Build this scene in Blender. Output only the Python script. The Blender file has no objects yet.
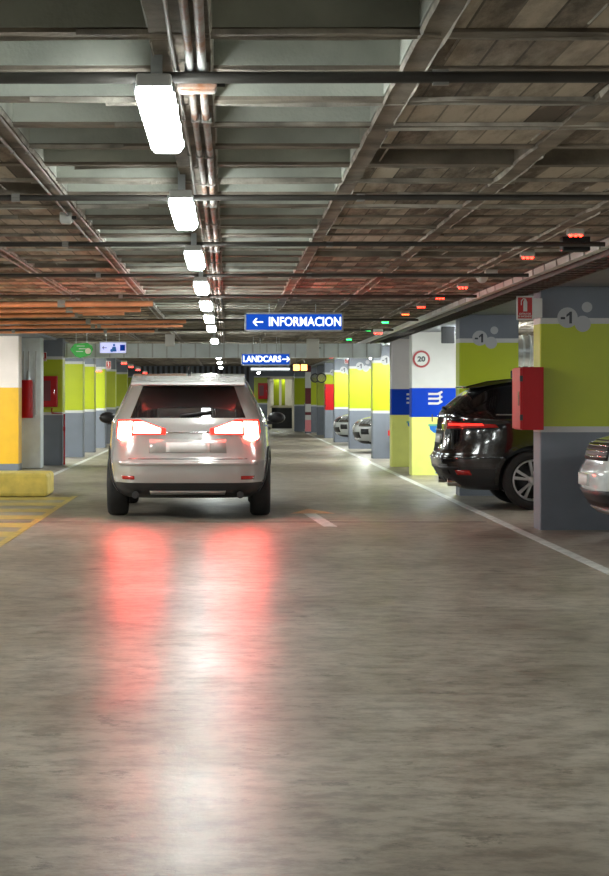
import bpy, bmesh, math, random
from mathutils import Vector, Matrix, noise
random.seed(7)
SC = bpy.context.scene
COL = SC.collection
PI = math.pi

# ------------------------------------------------------------------ materials
def _new(name):
    m = bpy.data.materials.new(name); m.use_nodes = True
    nt = m.node_tree; b = nt.nodes['Principled BSDF']
    return m, nt, b

def mat(name, col, rough=0.5, metal=0.0, var=0.0, vscale=4.0, bump=0.0, bscale=60.0, coat=0.0, spec=0.5, stretch=(1, 1, 1)):
    m, nt, b = _new(name)
    b.inputs['Base Color'].default_value = (*col, 1)
    b.inputs['Roughness'].default_value = rough
    b.inputs['Metallic'].default_value = metal
    b.inputs['Coat Weight'].default_value = coat
    b.inputs['Coat Roughness'].default_value = 0.04
    b.inputs['Specular IOR Level'].default_value = spec
    tc = nt.nodes.new('ShaderNodeTexCoord')
    mp = nt.nodes.new('ShaderNodeMapping'); mp.inputs['Scale'].default_value = stretch
    nt.links.new(tc.outputs['Object'], mp.inputs['Vector'])
    n = nt.nodes.new('ShaderNodeTexNoise'); n.inputs['Scale'].default_value = vscale; n.inputs['Detail'].default_value = 6
    nt.links.new(mp.outputs[0], n.inputs['Vector'])
    r = nt.nodes.new('ShaderNodeValToRGB')
    k = max(var, 0.02)
    r.color_ramp.elements[0].position = 0.3; r.color_ramp.elements[1].position = 0.72
    r.color_ramp.elements[0].color = (*[c * (1 - k) for c in col], 1)
    r.color_ramp.elements[1].color = (*[min(1, c * (1 + k)) for c in col], 1)
    nt.links.new(n.outputs['Fac'], r.inputs[0]); nt.links.new(r.outputs[0], b.inputs['Base Color'])
    if bump:
        n2 = nt.nodes.new('ShaderNodeTexNoise'); n2.inputs['Scale'].default_value = bscale; n2.inputs['Detail'].default_value = 4
        nt.links.new(mp.outputs[0], n2.inputs['Vector'])
        bp = nt.nodes.new('ShaderNodeBump'); bp.inputs['Strength'].default_value = bump; bp.inputs['Distance'].default_value = 0.01
        nt.links.new(n2.outputs['Fac'], bp.inputs['Height']); nt.links.new(bp.outputs[0], b.inputs['Normal'])
    return m

def emis(name, col, strength, base=(0.5, 0.5, 0.5)):
    m, nt, b = _new(name)
    b.inputs['Base Color'].default_value = (*base, 1)
    b.inputs['Emission Color'].default_value = (*col, 1)
    b.inputs['Emission Strength'].default_value = strength
    b.inputs['Roughness'].default_value = 0.5; b.inputs['Specular IOR Level'].default_value = 0.1
    return m

def floor_mat():
    m, nt, b = _new('polished_concrete_floor')
    N, L = nt.nodes, nt.links
    tc = N.new('ShaderNodeTexCoord')
    def noi(scale, det, st, rough=0.6):
        mp = N.new('ShaderNodeMapping'); mp.inputs['Scale'].default_value = st
        L.new(tc.outputs['Object'], mp.inputs[0])
        n = N.new('ShaderNodeTexNoise'); n.inputs['Scale'].default_value = scale; n.inputs['Detail'].default_value = det
        n.inputs['Roughness'].default_value = rough
        L.new(mp.outputs[0], n.inputs['Vector']); return n
    def ramp(n, stops):
        r = N.new('ShaderNodeValToRGB'); e = r.color_ramp.elements
        e[0].position, e[0].color = stops[0][0], (*stops[0][1], 1)
        e[1].position, e[1].color = stops[-1][0], (*stops[-1][1], 1)
        for p, c in stops[1:-1]:
            q = e.new(p); q.color = (*c, 1)
        L.new(n.outputs['Fac'], r.inputs[0]); return r
    n1 = noi(0.8, 9, (1, 0.8, 1), 0.68)
    r1 = ramp(n1, [(0.3, (0.20, 0.172, 0.135)), (0.5, (0.29, 0.256, 0.208)), (0.7, (0.39, 0.352, 0.295))])
    n2 = noi(6, 10, (0.8, 1.1, 1), 0.75)
    r2 = ramp(n2, [(0.40, (0.62, 0.61, 0.60)), (0.56, (1.08, 1.08, 1.08))])
    n3 = noi(3.4, 10, (1.0, 1.0, 1), 0.8)          # worn dark scuffs
    r3 = ramp(n3, [(0.385, (0.40, 0.39, 0.38)), (0.425, (1, 1, 1))])
    mul = N.new('ShaderNodeMix'); mul.data_type = 'RGBA'; mul.blend_type = 'MULTIPLY'; mul.inputs[0].default_value = 1
    L.new(r1.outputs[0], mul.inputs[6]); L.new(r2.outputs[0], mul.inputs[7])
    mu2 = N.new('ShaderNodeMix'); mu2.data_type = 'RGBA'; mu2.blend_type = 'MULTIPLY'; mu2.inputs[0].default_value = 0.8
    L.new(mul.outputs[2], mu2.inputs[6]); L.new(r3.outputs[0], mu2.inputs[7])
    L.new(mu2.outputs[2], b.inputs['Base Color'])
    nr = noi(1.6, 8, (1, 0.5, 1), 0.7)
    mr = N.new('ShaderNodeMapRange'); mr.inputs[1].default_value = 0.3; mr.inputs[2].default_value = 0.7
    mr.inputs[3].default_value = 0.28; mr.inputs[4].default_value = 0.43
    L.new(nr.outputs['Fac'], mr.inputs[0]); L.new(mr.outputs[0], b.inputs['Roughness'])
    nb = noi(22, 6, (1, 0.7, 1)); bp = N.new('ShaderNodeBump'); bp.inputs['Strength'].default_value = 0.2; bp.inputs['Distance'].default_value = 0.008
    L.new(nb.outputs['Fac'], bp.inputs['Height']); L.new(bp.outputs[0], b.inputs['Normal'])
    b.inputs['Specular IOR Level'].default_value = 0.36
    return m

def board_mat(name, c0, c1, bw=0.13):
    """board-marked concrete, boards running along Y"""
    m, nt, b = _new(name); N, L = nt.nodes, nt.links
    tc = N.new('ShaderNodeTexCoord'); sp = N.new('ShaderNodeSeparateXYZ'); L.new(tc.outputs['Object'], sp.inputs[0])
    dv = N.new('ShaderNodeMath'); dv.operation = 'DIVIDE'; dv.inputs[1].default_value = bw; L.new(sp.outputs[0], dv.inputs[0])
    fl = N.new('ShaderNodeMath'); fl.operation = 'FLOOR'; L.new(dv.outputs[0], fl.inputs[0])
    dy = N.new('ShaderNodeMath'); dy.operation = 'DIVIDE'; dy.inputs[1].default_value = 0.75; L.new(sp.outputs[1], dy.inputs[0])
    fy = N.new('ShaderNodeMath'); fy.operation = 'FLOOR'; L.new(dy.outputs[0], fy.inputs[0])
    cb = N.new('ShaderNodeCombineXYZ'); L.new(fl.outputs[0], cb.inputs[0]); L.new(fy.outputs[0], cb.inputs[1])
    wn = N.new('ShaderNodeTexWhiteNoise'); wn.noise_dimensions = '3D'; L.new(cb.outputs[0], wn.inputs['Vector'])
    mp = N.new('ShaderNodeMapping'); mp.inputs['Scale'].default_value = (6, 1.2, 1); L.new(tc.outputs['Object'], mp.inputs[0])
    n = N.new('ShaderNodeTexNoise'); n.inputs['Scale'].default_value = 1.6; n.inputs['Detail'].default_value = 9; n.inputs['Roughness'].default_value = 0.7
    L.new(mp.outputs[0], n.inputs['Vector'])
    ad = N.new('ShaderNodeMath'); ad.operation = 'MULTIPLY_ADD'; ad.inputs[1].default_value = 0.45; L.new(wn.outputs['Value'], ad.inputs[0])
    sb = N.new('ShaderNodeMath'); sb.operation = 'SUBTRACT'; sb.inputs[1].default_value = 0.2; L.new(n.outputs['Fac'], sb.inputs[0])
    L.new(sb.outputs[0], ad.inputs[2])
    r = N.new('ShaderNodeValToRGB'); e = r.color_ramp.elements
    e[0].position = 0.3; e[0].color = (*c0, 1); e[1].position = 0.72; e[1].color = (*c1, 1)
    L.new(ad.outputs[0], r.inputs[0])
    # dark seam between boards
    fr = N.new('ShaderNodeMath'); fr.operation = 'FRACT'; L.new(dv.outputs[0], fr.inputs[0])
    gt = N.new('ShaderNodeMath'); gt.operation = 'GREATER_THAN'; gt.inputs[1].default_value = 0.07; L.new(fr.outputs[0], gt.inputs[0])
    mx = N.new('ShaderNodeMix'); mx.data_type = 'RGBA'; mx.blend_type = 'MULTIPLY'; mx.inputs[0].default_value = 0.55
    L.new(r.outputs[0], mx.inputs[6]); L.new(gt.outputs[0], mx.inputs[7])
    L.new(mx.outputs[2], b.inputs['Base Color'])
    b.inputs['Roughness'].default_value = 0.85
    bp = N.new('ShaderNodeBump'); bp.inputs['Strength'].default_value = 0.6; bp.inputs['Distance'].default_value = 0.012
    L.new(ad.outputs[0], bp.inputs['Height']); L.new(bp.outputs[0], b.inputs['Normal'])
    return m

def rust_mat():
    m, nt, b = _new('galvanised_conduit_with_rust'); N, L = nt.nodes, nt.links
    tc = N.new('ShaderNodeTexCoord'); n = N.new('ShaderNodeTexNoise'); n.inputs['Scale'].default_value = 1.7; n.inputs['Detail'].default_value = 8
    n.inputs['Roughness'].default_value = 0.7; L.new(tc.outputs['Object'], n.inputs['Vector'])
    r = N.new('ShaderNodeValToRGB'); e = r.color_ramp.elements
    e[0].position = 0.44; e[0].color = (0.34, 0.34, 0.33, 1); e[1].position = 0.6; e[1].color = (0.26, 0.11, 0.05, 1)
    L.new(n.outputs['Fac'], r.inputs[0]); L.new(r.outputs[0], b.inputs['Base Color'])
    b.inputs['Roughness'].default_value = 0.6; b.inputs['Metallic'].default_value = 0.0
    return m

M = {}
M['floor'] = floor_mat()
M['rib'] = mat('rough_rib_concrete', (0.20, 0.17, 0.135), 0.9, var=0.5, vscale=3, bump=0.8, bscale=30)
M['lip'] = mat('pale_formwork_burr', (0.34, 0.31, 0.265), 0.85, var=0.5, vscale=6, bump=0.5)
M['cell'] = mat('smooth_coffer_concrete', (0.44, 0.455, 0.405), 0.8, var=0.32, vscale=2.2, bump=0.3)
M['board'] = board_mat('board_marked_concrete', (0.10, 0.075, 0.052), (0.48, 0.405, 0.315))
M['wall'] = mat('dull_grey_wall_paint', (0.13, 0.135, 0.145), 0.7, var=0.15, vscale=1)
M['lime'] = mat('lime_green_paint', (0.40, 0.47, 0.004), 0.42, var=0.06, vscale=2, bump=0.08, bscale=40)
M['slate'] = mat('slate_grey_paint', (0.15, 0.17, 0.205), 0.5, var=0.1, vscale=2, bump=0.08, bscale=40)
M['stripe'] = mat('pale_grey_stripe_paint', (0.52, 0.53, 0.52), 0.5, var=0.06)
M['emblem'] = mat('emblem_grey_paint', (0.42, 0.43, 0.45), 0.5, var=0.05)
M['ink'] = mat('dark_grey_ink', (0.035, 0.04, 0.05), 0.5)
M['mauve'] = mat('warm_white_paint', (0.72, 0.70, 0.73), 0.5, var=0.04)
M['blue'] = mat('royal_blue_paint', (0.001, 0.045, 0.46), 0.5, spec=0.12, var=0.04)
M['blue2'] = mat('mid_blue_paint', (0.01, 0.16, 0.55), 0.4, var=0.04)
M['teal'] = mat('teal_green_paint', (0.12, 0.42, 0.28), 0.4, var=0.04)
M['palelime'] = mat('pale_lime_paint', (0.80, 0.86, 0.22), 0.42, var=0.05)
M['white'] = mat('white_paint', (0.60, 0.61, 0.59), 0.5, var=0.04)
M['cream'] = mat('cream_paint', (0.78, 0.70, 0.55), 0.5, var=0.05)
M['pinkwhite'] = mat('pinkish_white_paint', (0.80, 0.71, 0.66), 0.5, var=0.04)
M['amber'] = mat('amber_yellow_paint', (0.78, 0.44, 0.015), 0.45, var=0.06)
M['curb'] = mat('worn_yellow_paint', (0.80, 0.62, 0.13), 0.6, var=0.18, vscale=6, bump=0.2)
M['hatch'] = mat('faded_yellow_road_paint', (0.50, 0.38, 0.09), 0.35, var=0.3, vscale=8)
M['road_white'] = mat('worn_white_road_paint', (0.62, 0.63, 0.60), 0.35, var=0.3, vscale=10)
M['road_orange'] = mat('worn_orange_road_paint', (0.85, 0.42, 0.2), 0.35, var=0.2, vscale=10)
M['joint'] = mat('floor_joint_filler', (0.02, 0.02, 0.02), 0.8)
M['red'] = mat('red_enamel', (0.38, 0.003, 0.006), 0.4, var=0.05, spec=0.25)
M['signred'] = mat('sign_red', (0.42, 0.01, 0.01), 0.4)
M['redring'] = mat('ring_red', (0.30, 0.01, 0.015), 0.4)
M['maroon'] = mat('maroon_paint', (0.13, 0.02, 0.03), 0.5)
M['pink'] = mat('pink_paint', (0.75, 0.25, 0.28), 0.5)
M['galv'] = mat('galvanised_steel', (0.50, 0.53, 0.55), 0.38, 0.75, var=0.15, vscale=5)
M['duct'] = mat('painted_duct_sheet', (0.68, 0.75, 0.78), 0.45, 0.1, var=0.12, vscale=3)
M['rust'] = rust_mat()
M['darkgalv'] = mat('dull_zinc_conduit', (0.30, 0.29, 0.27), 0.55, 0.2, var=0.3)
M['darkpipe'] = mat('dark_steel_conduit', (0.055, 0.05, 0.045), 0.5, 0.3, var=0.2)
M['orangepipe'] = mat('copper_orange_pipe', (0.75, 0.30, 0.15), 0.45, 0.1, var=0.3, vscale=2)
M['plastic'] = mat('off_white_plastic', (0.62, 0.62, 0.60), 0.45)
M['black'] = mat('black_plastic', (0.012, 0.012, 0.013), 0.45)
M['rubber'] = mat('tyre_rubber', (0.014, 0.014, 0.014), 0.75, var=0.2, vscale=20, bump=0.2)
M['trim'] = mat('grey_black_trim_plastic', (0.02, 0.021, 0.023), 0.42, var=0.1)
M['glass'] = mat('dark_tinted_glass', (0.010, 0.012, 0.013), 0.04, 0, spec=0.9)
M['chrome'] = mat('chrome', (0.75, 0.75, 0.76), 0.12, 1.0)
M['alloy'] = mat('alloy_silver', (0.55, 0.55, 0.56), 0.28, 0.85)
M['alloydark'] = mat('dark_brake_metal', (0.05, 0.05, 0.05), 0.5, 0.6)
M['p_black'] = mat('gloss_black_car_paint', (0.006, 0.006, 0.007), 0.12, 0, coat=1.0)
M['p_silver'] = mat('pearl_silver_car_paint', (0.44, 0.435, 0.42), 0.22, 0.15, coat=1.0)
M['p_white'] = mat('white_car_paint', (0.66, 0.70, 0.70), 0.2, 0, coat=1.0)
M['p_grey'] = mat('light_grey_car_paint', (0.55, 0.57, 0.57), 0.25, 0.2, coat=1.0)
M['redlens'] = mat('red_lens', (0.45, 0.012, 0.012), 0.1, coat=1.0)
M['redlens_lit'] = emis('lit_red_lens', (1, 0.04, 0.025), 2.0, (0.4, 0.01, 0.01))
M['tail_hot'] = emis('tail_lamp_element', (1, 0.085, 0.06), 130)
M['clear'] = mat('clear_lamp_lens', (0.45, 0.47, 0.48), 0.08, 0.3, coat=1.0)
M['plate'] = mat('number_plate_white', (0.72, 0.72, 0.70), 0.35)
M['tube_added'] = emis('added_lamp_diffuser', (0.95, 1.0, 0.96), 230, (0.8, 0.8, 0.8))  # strong glow for the lamps added over the bays
M['tube'] = emis('fluorescent_diffuser', (0.93, 1.0, 0.97), 54, (0.8, 0.8, 0.8))
M['ledred'] = emis('red_led', (1, 0.016, 0.006), 16)
M['ledorange'] = emis('orange_led', (1, 0.09, 0.01), 8)
M['ledgreen'] = emis('green_led', (0.01, 1, 0.16), 12)
M['signblue'] = emis('backlit_blue_panel', (0.006, 0.09, 0.60), 0.8, (0.005, 0.02, 0.15))
M['signwhite'] = emis('backlit_white_lettering', (0.9, 0.97, 1.0), 2.2)
M['signlilac'] = emis('backlit_lilac_panel', (0.42, 0.45, 0.9), 0.9)
M['signgreen'] = mat('sign_green', (0.06, 0.42, 0.08), 0.4)
M['amberlamp'] = emis('amber_signal_lamp', (1, 0.42, 0.08), 4)

# ------------------------------------------------------------------ mesh helpers
class MB:
    def __init__(s): s.v = []; s.f = []; s.m = []; s.sm = []; s.calls = []
    def parts(s, name, mats, parent, n=1, **kw):
        """each n successive shapes become one part of their own"""
        c = s.calls + [(len(s.v), len(s.f))]; out = []
        for i in range(0, len(s.calls), n):
            (v0, f0), (v1, f1) = c[i], c[min(i+n, len(c)-1)]
            q = MB(); q.v = s.v[v0:v1]; q.f = [[k-v0 for k in f] for f in s.f[f0:f1]]; q.m = s.m[f0:f1]; q.sm = s.sm[f0:f1]
            out.append(q.build(name, mats, parent, **kw))
        return out
    def add(s, vs, fs, mi=0, smooth=False):
        s.calls.append((len(s.v), len(s.f)))
        o = len(s.v); s.v += [tuple(v) for v in vs]
        for f in fs: s.f.append([i + o for i in f]); s.m.append(mi); s.sm.append(smooth)
    def box(s, x0, x1, y0, y1, z0, z1, mi=0):
        s.add([(x0,y0,z0),(x1,y0,z0),(x1,y1,z0),(x0,y1,z0),(x0,y0,z1),(x1,y0,z1),(x1,y1,z1),(x0,y1,z1)],
              [(0,3,2,1),(4,5,6,7),(0,1,5,4),(1,2,6,5),(2,3,7,6),(3,0,4,7)], mi)
        return s
    def tube(s, pts, r, n=8, mi=0, caps=True):
        pts = [Vector(p) for p in pts]; rings = []
        for i, p in enumerate(pts):
            d = (pts[min(i+1, len(pts)-1)] - pts[max(i-1, 0)]).normalized()
            up = Vector((0,0,1)) if abs(d.z) < 0.9 else Vector((0,1,0))
            a = d.cross(up).normalized(); b = a.cross(d).normalized()
            rr = r[i] if isinstance(r, (list, tuple)) else r
            rings.append([p + a*rr*math.cos(2*PI*k/n) + b*rr*math.sin(2*PI*k/n) for k in range(n)])
        vs = [v for R in rings for v in R]; fs = []
        for i in range(len(pts)-1):
            for k in range(n):
                k2 = (k+1) % n; fs.append((i*n+k, i*n+k2, (i+1)*n+k2, (i+1)*n+k))
        s.add(vs, fs, mi, True)
        if caps:
            s.add(rings[0], [tuple(range(n))[::-1]], mi); s.add(rings[-1], [tuple(range(n))], mi)
        return s
    def prism_xz(s, poly, y0, y1, mi=0):   # polygon in XZ, extruded in Y
        n = len(poly); vs = [(x, y0, z) for x, z in poly] + [(x, y1, z) for x, z in poly]
        fs = [tuple(range(n)), tuple(range(n, 2*n))[::-1]] + [(i, i+n, (i+1)%n+n, (i+1)%n) for i in range(n)]
        s.add(vs, fs, mi); return s
    def prism_yz(s, poly, x0, x1, mi=0):
        n = len(poly); vs = [(x0, y, z) for y, z in poly] + [(x1, y, z) for y, z in poly]
        fs = [tuple(range(n)), tuple(range(n, 2*n))[::-1]] + [(i, i+n, (i+1)%n+n, (i+1)%n) for i in range(n)]
        s.add(vs, fs, mi); return s
    def lathe_x(s, prof, n=32, mi=0, cx=0, cy=0, cz=0, closed=False):  # prof: (x, r) around X axis
        vs = []; fs = []; P = len(prof)
        for k in range(n):
            a = 2*PI*k/n
            for x, r in prof: vs.append((cx+x, cy+r*math.cos(a), cz+r*math.sin(a)))
        for k in range(n):
            k2 = (k+1) % n
            for j in range(P if closed else P-1):
                j2 = (j+1) % P; fs.append((k*P+j, k*P+j2, k2*P+j2, k2*P+j))
        s.add(vs, fs, mi, True); return s
    def build(s, name, mats, parent=None, local=False, org=None, bevel=0, seg=2, fix=True):
        off = Vector((0,0,0))
        if org is not None: off = Vector(org)
        elif parent is not None and not local:
            p = parent
            while p: off += p.location; p = p.parent
        me = bpy.data.meshes.new(name)
        me.from_pydata([tuple(Vector(v) - off) for v in s.v], [], s.f)
        for m_ in (mats if isinstance(mats, (list, tuple)) else [mats]): me.materials.append(M[m_])
        for i, p in enumerate(me.polygons): p.material_index = s.m[i]; p.use_smooth = s.sm[i]
        if fix:
            bm = bmesh.new(); bm.from_mesh(me); bmesh.ops.recalc_face_normals(bm, faces=bm.faces); bm.to_mesh(me); bm.free()
        o = bpy.data.objects.new(name, me); COL.objects.link(o)
        if parent is not None: o.parent = parent
        elif org is not None: o.location = off
        if bevel:
            b = o.modifiers.new('bevel', 'BEVEL'); b.width = bevel; b.segments = seg; b.limit_method = 'ANGLE'
        return o

def tag(o, label=None, cat=None, group=None, kind=None):
    if label: o['label'] = label
    if cat: o['category'] = cat
    if group: o['group'] = group
    if kind: o['kind'] = kind
    return o
def thing(name, loc, label, cat, group=None, rz=0):
    o = bpy.data.objects.new(name, None); o.empty_display_size = 0.1; COL.objects.link(o)
    o.location = loc; o.rotation_euler = (0, 0, rz)
    return tag(o, label, cat, group)
def struct(o): o['kind'] = 'structure'; return o
def copy_tree(o, parent=None):
    c = o.copy(); COL.objects.link(c)
    if parent is not None: c.parent = parent
    for ch in list(o.children): copy_tree(ch, c)
    return c
def text_mesh(name, txt, size, mat_, parent, loc, extrude=0.002, align='CENTER', rot=(PI/2, 0, 0), bold=0.0, sx=1.0):
    """text lying on a vertical face that looks towards -Y; loc relative to parent"""
    cu = bpy.data.curves.new(name, 'FONT'); cu.body = txt; cu.size = size; cu.extrude = extrude; cu.offset = bold
    cu.align_x = align; cu.align_y = 'CENTER'; cu.resolution_u = 3
    t = bpy.data.objects.new(name + '_tmp', cu); COL.objects.link(t)
    dg = bpy.context.evaluated_depsgraph_get(); me = bpy.data.meshes.new_from_object(t.evaluated_get(dg))
    bpy.data.objects.remove(t)
    me.transform(Matrix.Diagonal((sx, 1, 1, 1)))
    me.materials.clear(); me.materials.append(M[mat_])
    o = bpy.data.objects.new(name, me); COL.objects.link(o); o.parent = parent
    o.location = loc; o.rotation_euler = rot
    return o
def disc_pts(cx, cz, r, n=28): return [(cx + r*math.cos(2*PI*i/n), cz + r*math.sin(2*PI*i/n)) for i in range(n)]

# ------------------------------------------------------------------ camera  (f = 2000 px)
F, VX, VY, EYE = 2000.0, 228.0, 397.0, 1.4
cam = bpy.data.cameras.new('camera'); co = bpy.data.objects.new('camera', cam); COL.objects.link(co)
co.location = (0, 0, EYE); co.rotation_euler = (PI/2, 0, 0)
cam.sensor_fit = 'VERTICAL'; cam.sensor_height = 36; cam.lens = F/876*36
cam.shift_x = (304.5-VX)/876; cam.shift_y = -(438-VY)/876
cam.clip_start = 0.1; cam.clip_end = 300
SC.camera = co
def PX(x, Y): return (x-VX)*Y/F
def PZ(y, Y): return EYE - (y-VY)*Y/F

# ------------------------------------------------------------------ room shell
YB, YF = -7.0, 90.0
XL, XR = -9.5, 9.5
HR, HS = 2.60, 2.90         # underside of ribs, underside of slab
struct(MB().box(XL, XR, YB, YF+6, -0.3, 0).build('floor', 'floor'))
struct(MB().box(XL-0.3, XL, YB, YF+6, -0.3, 3.2).build('wall_left', 'wall'))
struct(MB().box(XR, XR+0.3, YB, YF+6, -0.3, 3.2).build('wall_right', 'wall'))
struct(MB().box(XL-0.3, XR+0.3, YB-0.3, YB, -0.3, 3.2).build('wall_near', 'wall'))
# far wall with doorway and painted bands
FW = 88.0
fx0, fx1 = PX(270, FW), PX(293, FW)
mb = MB()
for z0, z1, mi in ((0, 1.08, 0), (1.08, 1.14, 2), (1.14, 2.26, 1), (2.26, 2.32, 2), (2.32, 3.2, 0)):
    if z0 < 2.2:
        mb.box(XL, fx0, FW, FW+0.2, z0, z1, mi); mb.box(fx1, XR, FW, FW+0.2, z0, z1, mi)
    else:
        mb.box(XL, XR, FW, FW+0.2, z0, z1, mi)
struct(mb.build('wall_far', ['slate', 'lime', 'stripe']))
mb = MB(); mb.box(XL, XR, FW+4, FW+4.2, 0, 3.2); struct(mb.build('wall_back_room', 'cream'))
mb = MB()
mb.box(fx0-0.12, fx0+0.02, FW-0.06, FW+0.26, 0, 2.26); mb.box(fx1-0.02, fx1+0.35, FW-0.06, FW+0.26, 0, 2.26); mb.box(fx0-0.12, fx1+0.35, FW-0.06, FW+0.26, 2.18, 2.3)
dr = struct(mb.build('door_1', 'cream'))

# ceiling: slab, two-way ribs, board-marked infill panels
PY, PXS = 0.75, 0.84
X0C = -0.16
lines = [X0C + k*PXS + (0 if k == 0 else 0.0) for k in range(-11, 12)]
rows = [0.0 - 6.75 + PY*k + 0.62 for k in range(0, 128)]
mb = MB()
mb.box(XL-0.3, XR+0.3, YB-0.3, YF+6, HS, HS+0.3, 0)
def rough_bar(mb, axis, c, w, a0, a1, step, z0, z1, mi, lipmi, jit=0.0035):
    n = max(2, int((a1-a0)/step)); ring = []
    for i in range(n+1):
        t = a0 + (a1-a0)*i/n
        j = [random.uniform(-jit, jit) for _ in range(4)]
        p = [(c-w/2+j[0], z1), (c-w/2+j[0], z0+j[1]), (c+w/2+j[2], z0+j[3]), (c+w/2+j[2], z1)]
        ring.append([(q[0], t, q[1]) if axis == 'y' else (t, q[0], q[1]) for q in p])
    vs = [v for R in ring for v in R]; fs = []
    for i in range(n):
        for k in range(3): fs.append((i*4+k, i*4+k+1, (i+1)*4+k+1, (i+1)*4+k))
    mb.add(vs, fs, mi)
    # ragged pale burr along both lower edges
    for sgn in (-1, 1):
        i = 0
        while i < n:
            L = random.randint(2, 9)
            if random.random() < (0.8 if axis == 'y' else 0.4):
                i2 = min(n, i+L); vs = []; 
                for q in range(i, i2+1):
                    t = a0 + (a1-a0)*q/n; h = random.uniform(0.003, 0.014); e = c + sgn*w/2; zz = z0 + random.uniform(-0.003, 0.002)
                    P3 = [(e-0.007, zz+0.01), (e, zz-h), (e+0.007, zz+0.01)]
                    vs += [(a, t, b) if axis == 'y' else (t, a, b) for a, b in P3]
                fs = []
                for q in range(i2-i):
                    for k in range(2): fs.append((q*3+k, q*3+k+1, q*3+3+k+1, q*3+3+k))
                mb.add(vs, fs, lipmi)
            i += L
for k, x in enumerate(lines):
    w = 0.20 if abs(x-X0C) < 0.01 else 0.09
    if -4.2 < x < 6:
        rough_bar(mb, 'y', x, w, 2.5, 46, 0.2, HR-0.004, HS+0.01, 1, 2)
        mb.box(x-w/2, x+w/2, YB, 2.5, HR, HS+0.01, 1); mb.box(x-w/2, x+w/2, 46, YF, HR, HS+0.01, 1)
    else: mb.box(x-w/2, x+w/2, YB, YF, HR, HS+0.01, 1)
for y in rows:
    w = 0.10
    if 3 < y < 46:
        rough_bar(mb, 'x', y, w, -5, 7, 0.3, HR, HS+0.012, 1, 2)
        mb.box(XL, -5, y-w/2, y+w/2, HR+0.002, HS+0.012, 1); mb.box(7, XR, y-w/2, y+w/2, HR+0.002, HS+0.012, 1)
    else: mb.box(XL, XR, y-w/2, y+w/2, HR+0.002, HS+0.012, 1)
def open_cell(ci, ri):
    xc = (lines[ci]+lines[ci+1])/2; yc = (rows[ri]+rows[ri+1])/2
    if -1.0 < xc < 0.68: return True
    if xc < -1.0 and xc > -1.9 and yc < 9.5: return True
    if xc > 0.68: return abs(yc-10.0) < 0.38 or abs(yc-16.6) < 0.38 or abs(yc-24) < 0.38
    return abs(yc-11.6) < 0.38 or abs(yc-18.5) < 0.38
for ci in range(len(lines)-1):
    ri = 0
    while ri < len(rows)-1:
        if open_cell(ci, ri): ri += 1; continue
        r2 = ri
        while r2 < len(rows)-1 and not open_cell(ci, r2): r2 += 1
        mb.box(lines[ci]+0.05, lines[ci+1]-0.05, rows[ri]+0.04, rows[r2]-0.04, HR+0.012, HS+0.005, 3)
        ri = r2
for ci in range(len(lines)-1):
    if not -1.0 < (lines[ci]+lines[ci+1])/2 < 0.68: continue
    for ri in range(len(rows)-1):
        if rows[ri] < 2.5: continue
        xa, xb = lines[ci]+(0.10 if abs(lines[ci]-X0C) < .01 else 0.045), lines[ci+1]-(0.10 if abs(lines[ci+1]-X0C) < .01 else 0.045)
        ya, yb = rows[ri]+0.05, rows[ri+1]-0.05; z0, z1, e = HR+0.014, HS, 0.008
        mb.box(xa, xb, yb-e, yb+.01, z0, z1, 0); mb.box(xa, xb, ya-.01, ya+e, z0, z1, 0)
        mb.box(xa-.01, xa+e, ya, yb, z0, z1, 0); mb.box(xb-e, xb+.01, ya, yb, z0, z1, 0)
for k in range(520):    # pale grout burrs squeezed out between the form boards
    right = random.random() < 0.7
    x = 0.13*random.randint(5, 45) if right else -0.13*random.randint(9, 34)
    y = random.choice(rows[16:60]) + 0.06
    if any(abs(x-l) < 0.07 for l in lines): continue
    L = random.uniform(0.12, 0.62); h = random.uniform(0.004, 0.012); y += random.uniform(0, 0.6-L) if L < 0.6 else 0
    mb.add([(x-0.005, y, HR+0.013), (x+0.005, y, HR+0.013), (x+0.005, y+L, HR+0.013), (x-0.005, y+L, HR+0.013), (x, y+0.02, HR+0.012-h), (x, y+L-0.02, HR+0.012-h*0.7)],
           [(0, 4, 5, 3), (1, 2, 5, 4), (0, 1, 4), (3, 5, 2)], 2)
struct(mb.build('ceiling', ['cell', 'rib', 'lip', 'board'], fix=False))

# expansion joint and floor markings
tag(MB().box(PX(0, 22.4)-1, PX(272, 22.4)+2.4, 22.37, 22.40, 0.0005, 0.0025).build('expansion_joint', 'joint'), 'thin dark joint line crossing the floor behind the silver car', 'floor joint')
tag(MB().box(2.99, 3.10, 6.0, 84, 0.0005, 0.003).build('bay_line', 'road_white'), 'long worn white line along the right-hand pillars', 'floor marking')
tag(MB().box(-3.2, -3.1, 30, 75, 0.0005, 0.003).build('bay_line', 'road_white'), 'long worn white line along the left-hand lime pillars', 'floor marking')
ar = thing('floor_arrow', (PX(317, 23.2), 23.2, 0), 'small worn arrow painted on the floor right of the silver car', 'floor marking')
ax, ay = ar.location.x, ar.location.y
mb = MB(); mb.add([(ax+0.00, 21.55, 0.003), (ax+0.15, 21.55, 0.003), (ax+0.02, 24.0, 0.003), (ax-0.13, 24.0, 0.003)], [(0,1,2,3)])
tag(mb.build('arrow_stem', 'road_white', ar), 'pale stem')
mb = MB(); mb.add([(ax-0.28, 24.0, 0.003), (ax+0.26, 24.0, 0.003), (ax-0.03, 25.0, 0.003)], [(0,1,2)])
tag(mb.build('arrow_head', 'road_orange', ar), 'orange head')
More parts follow.
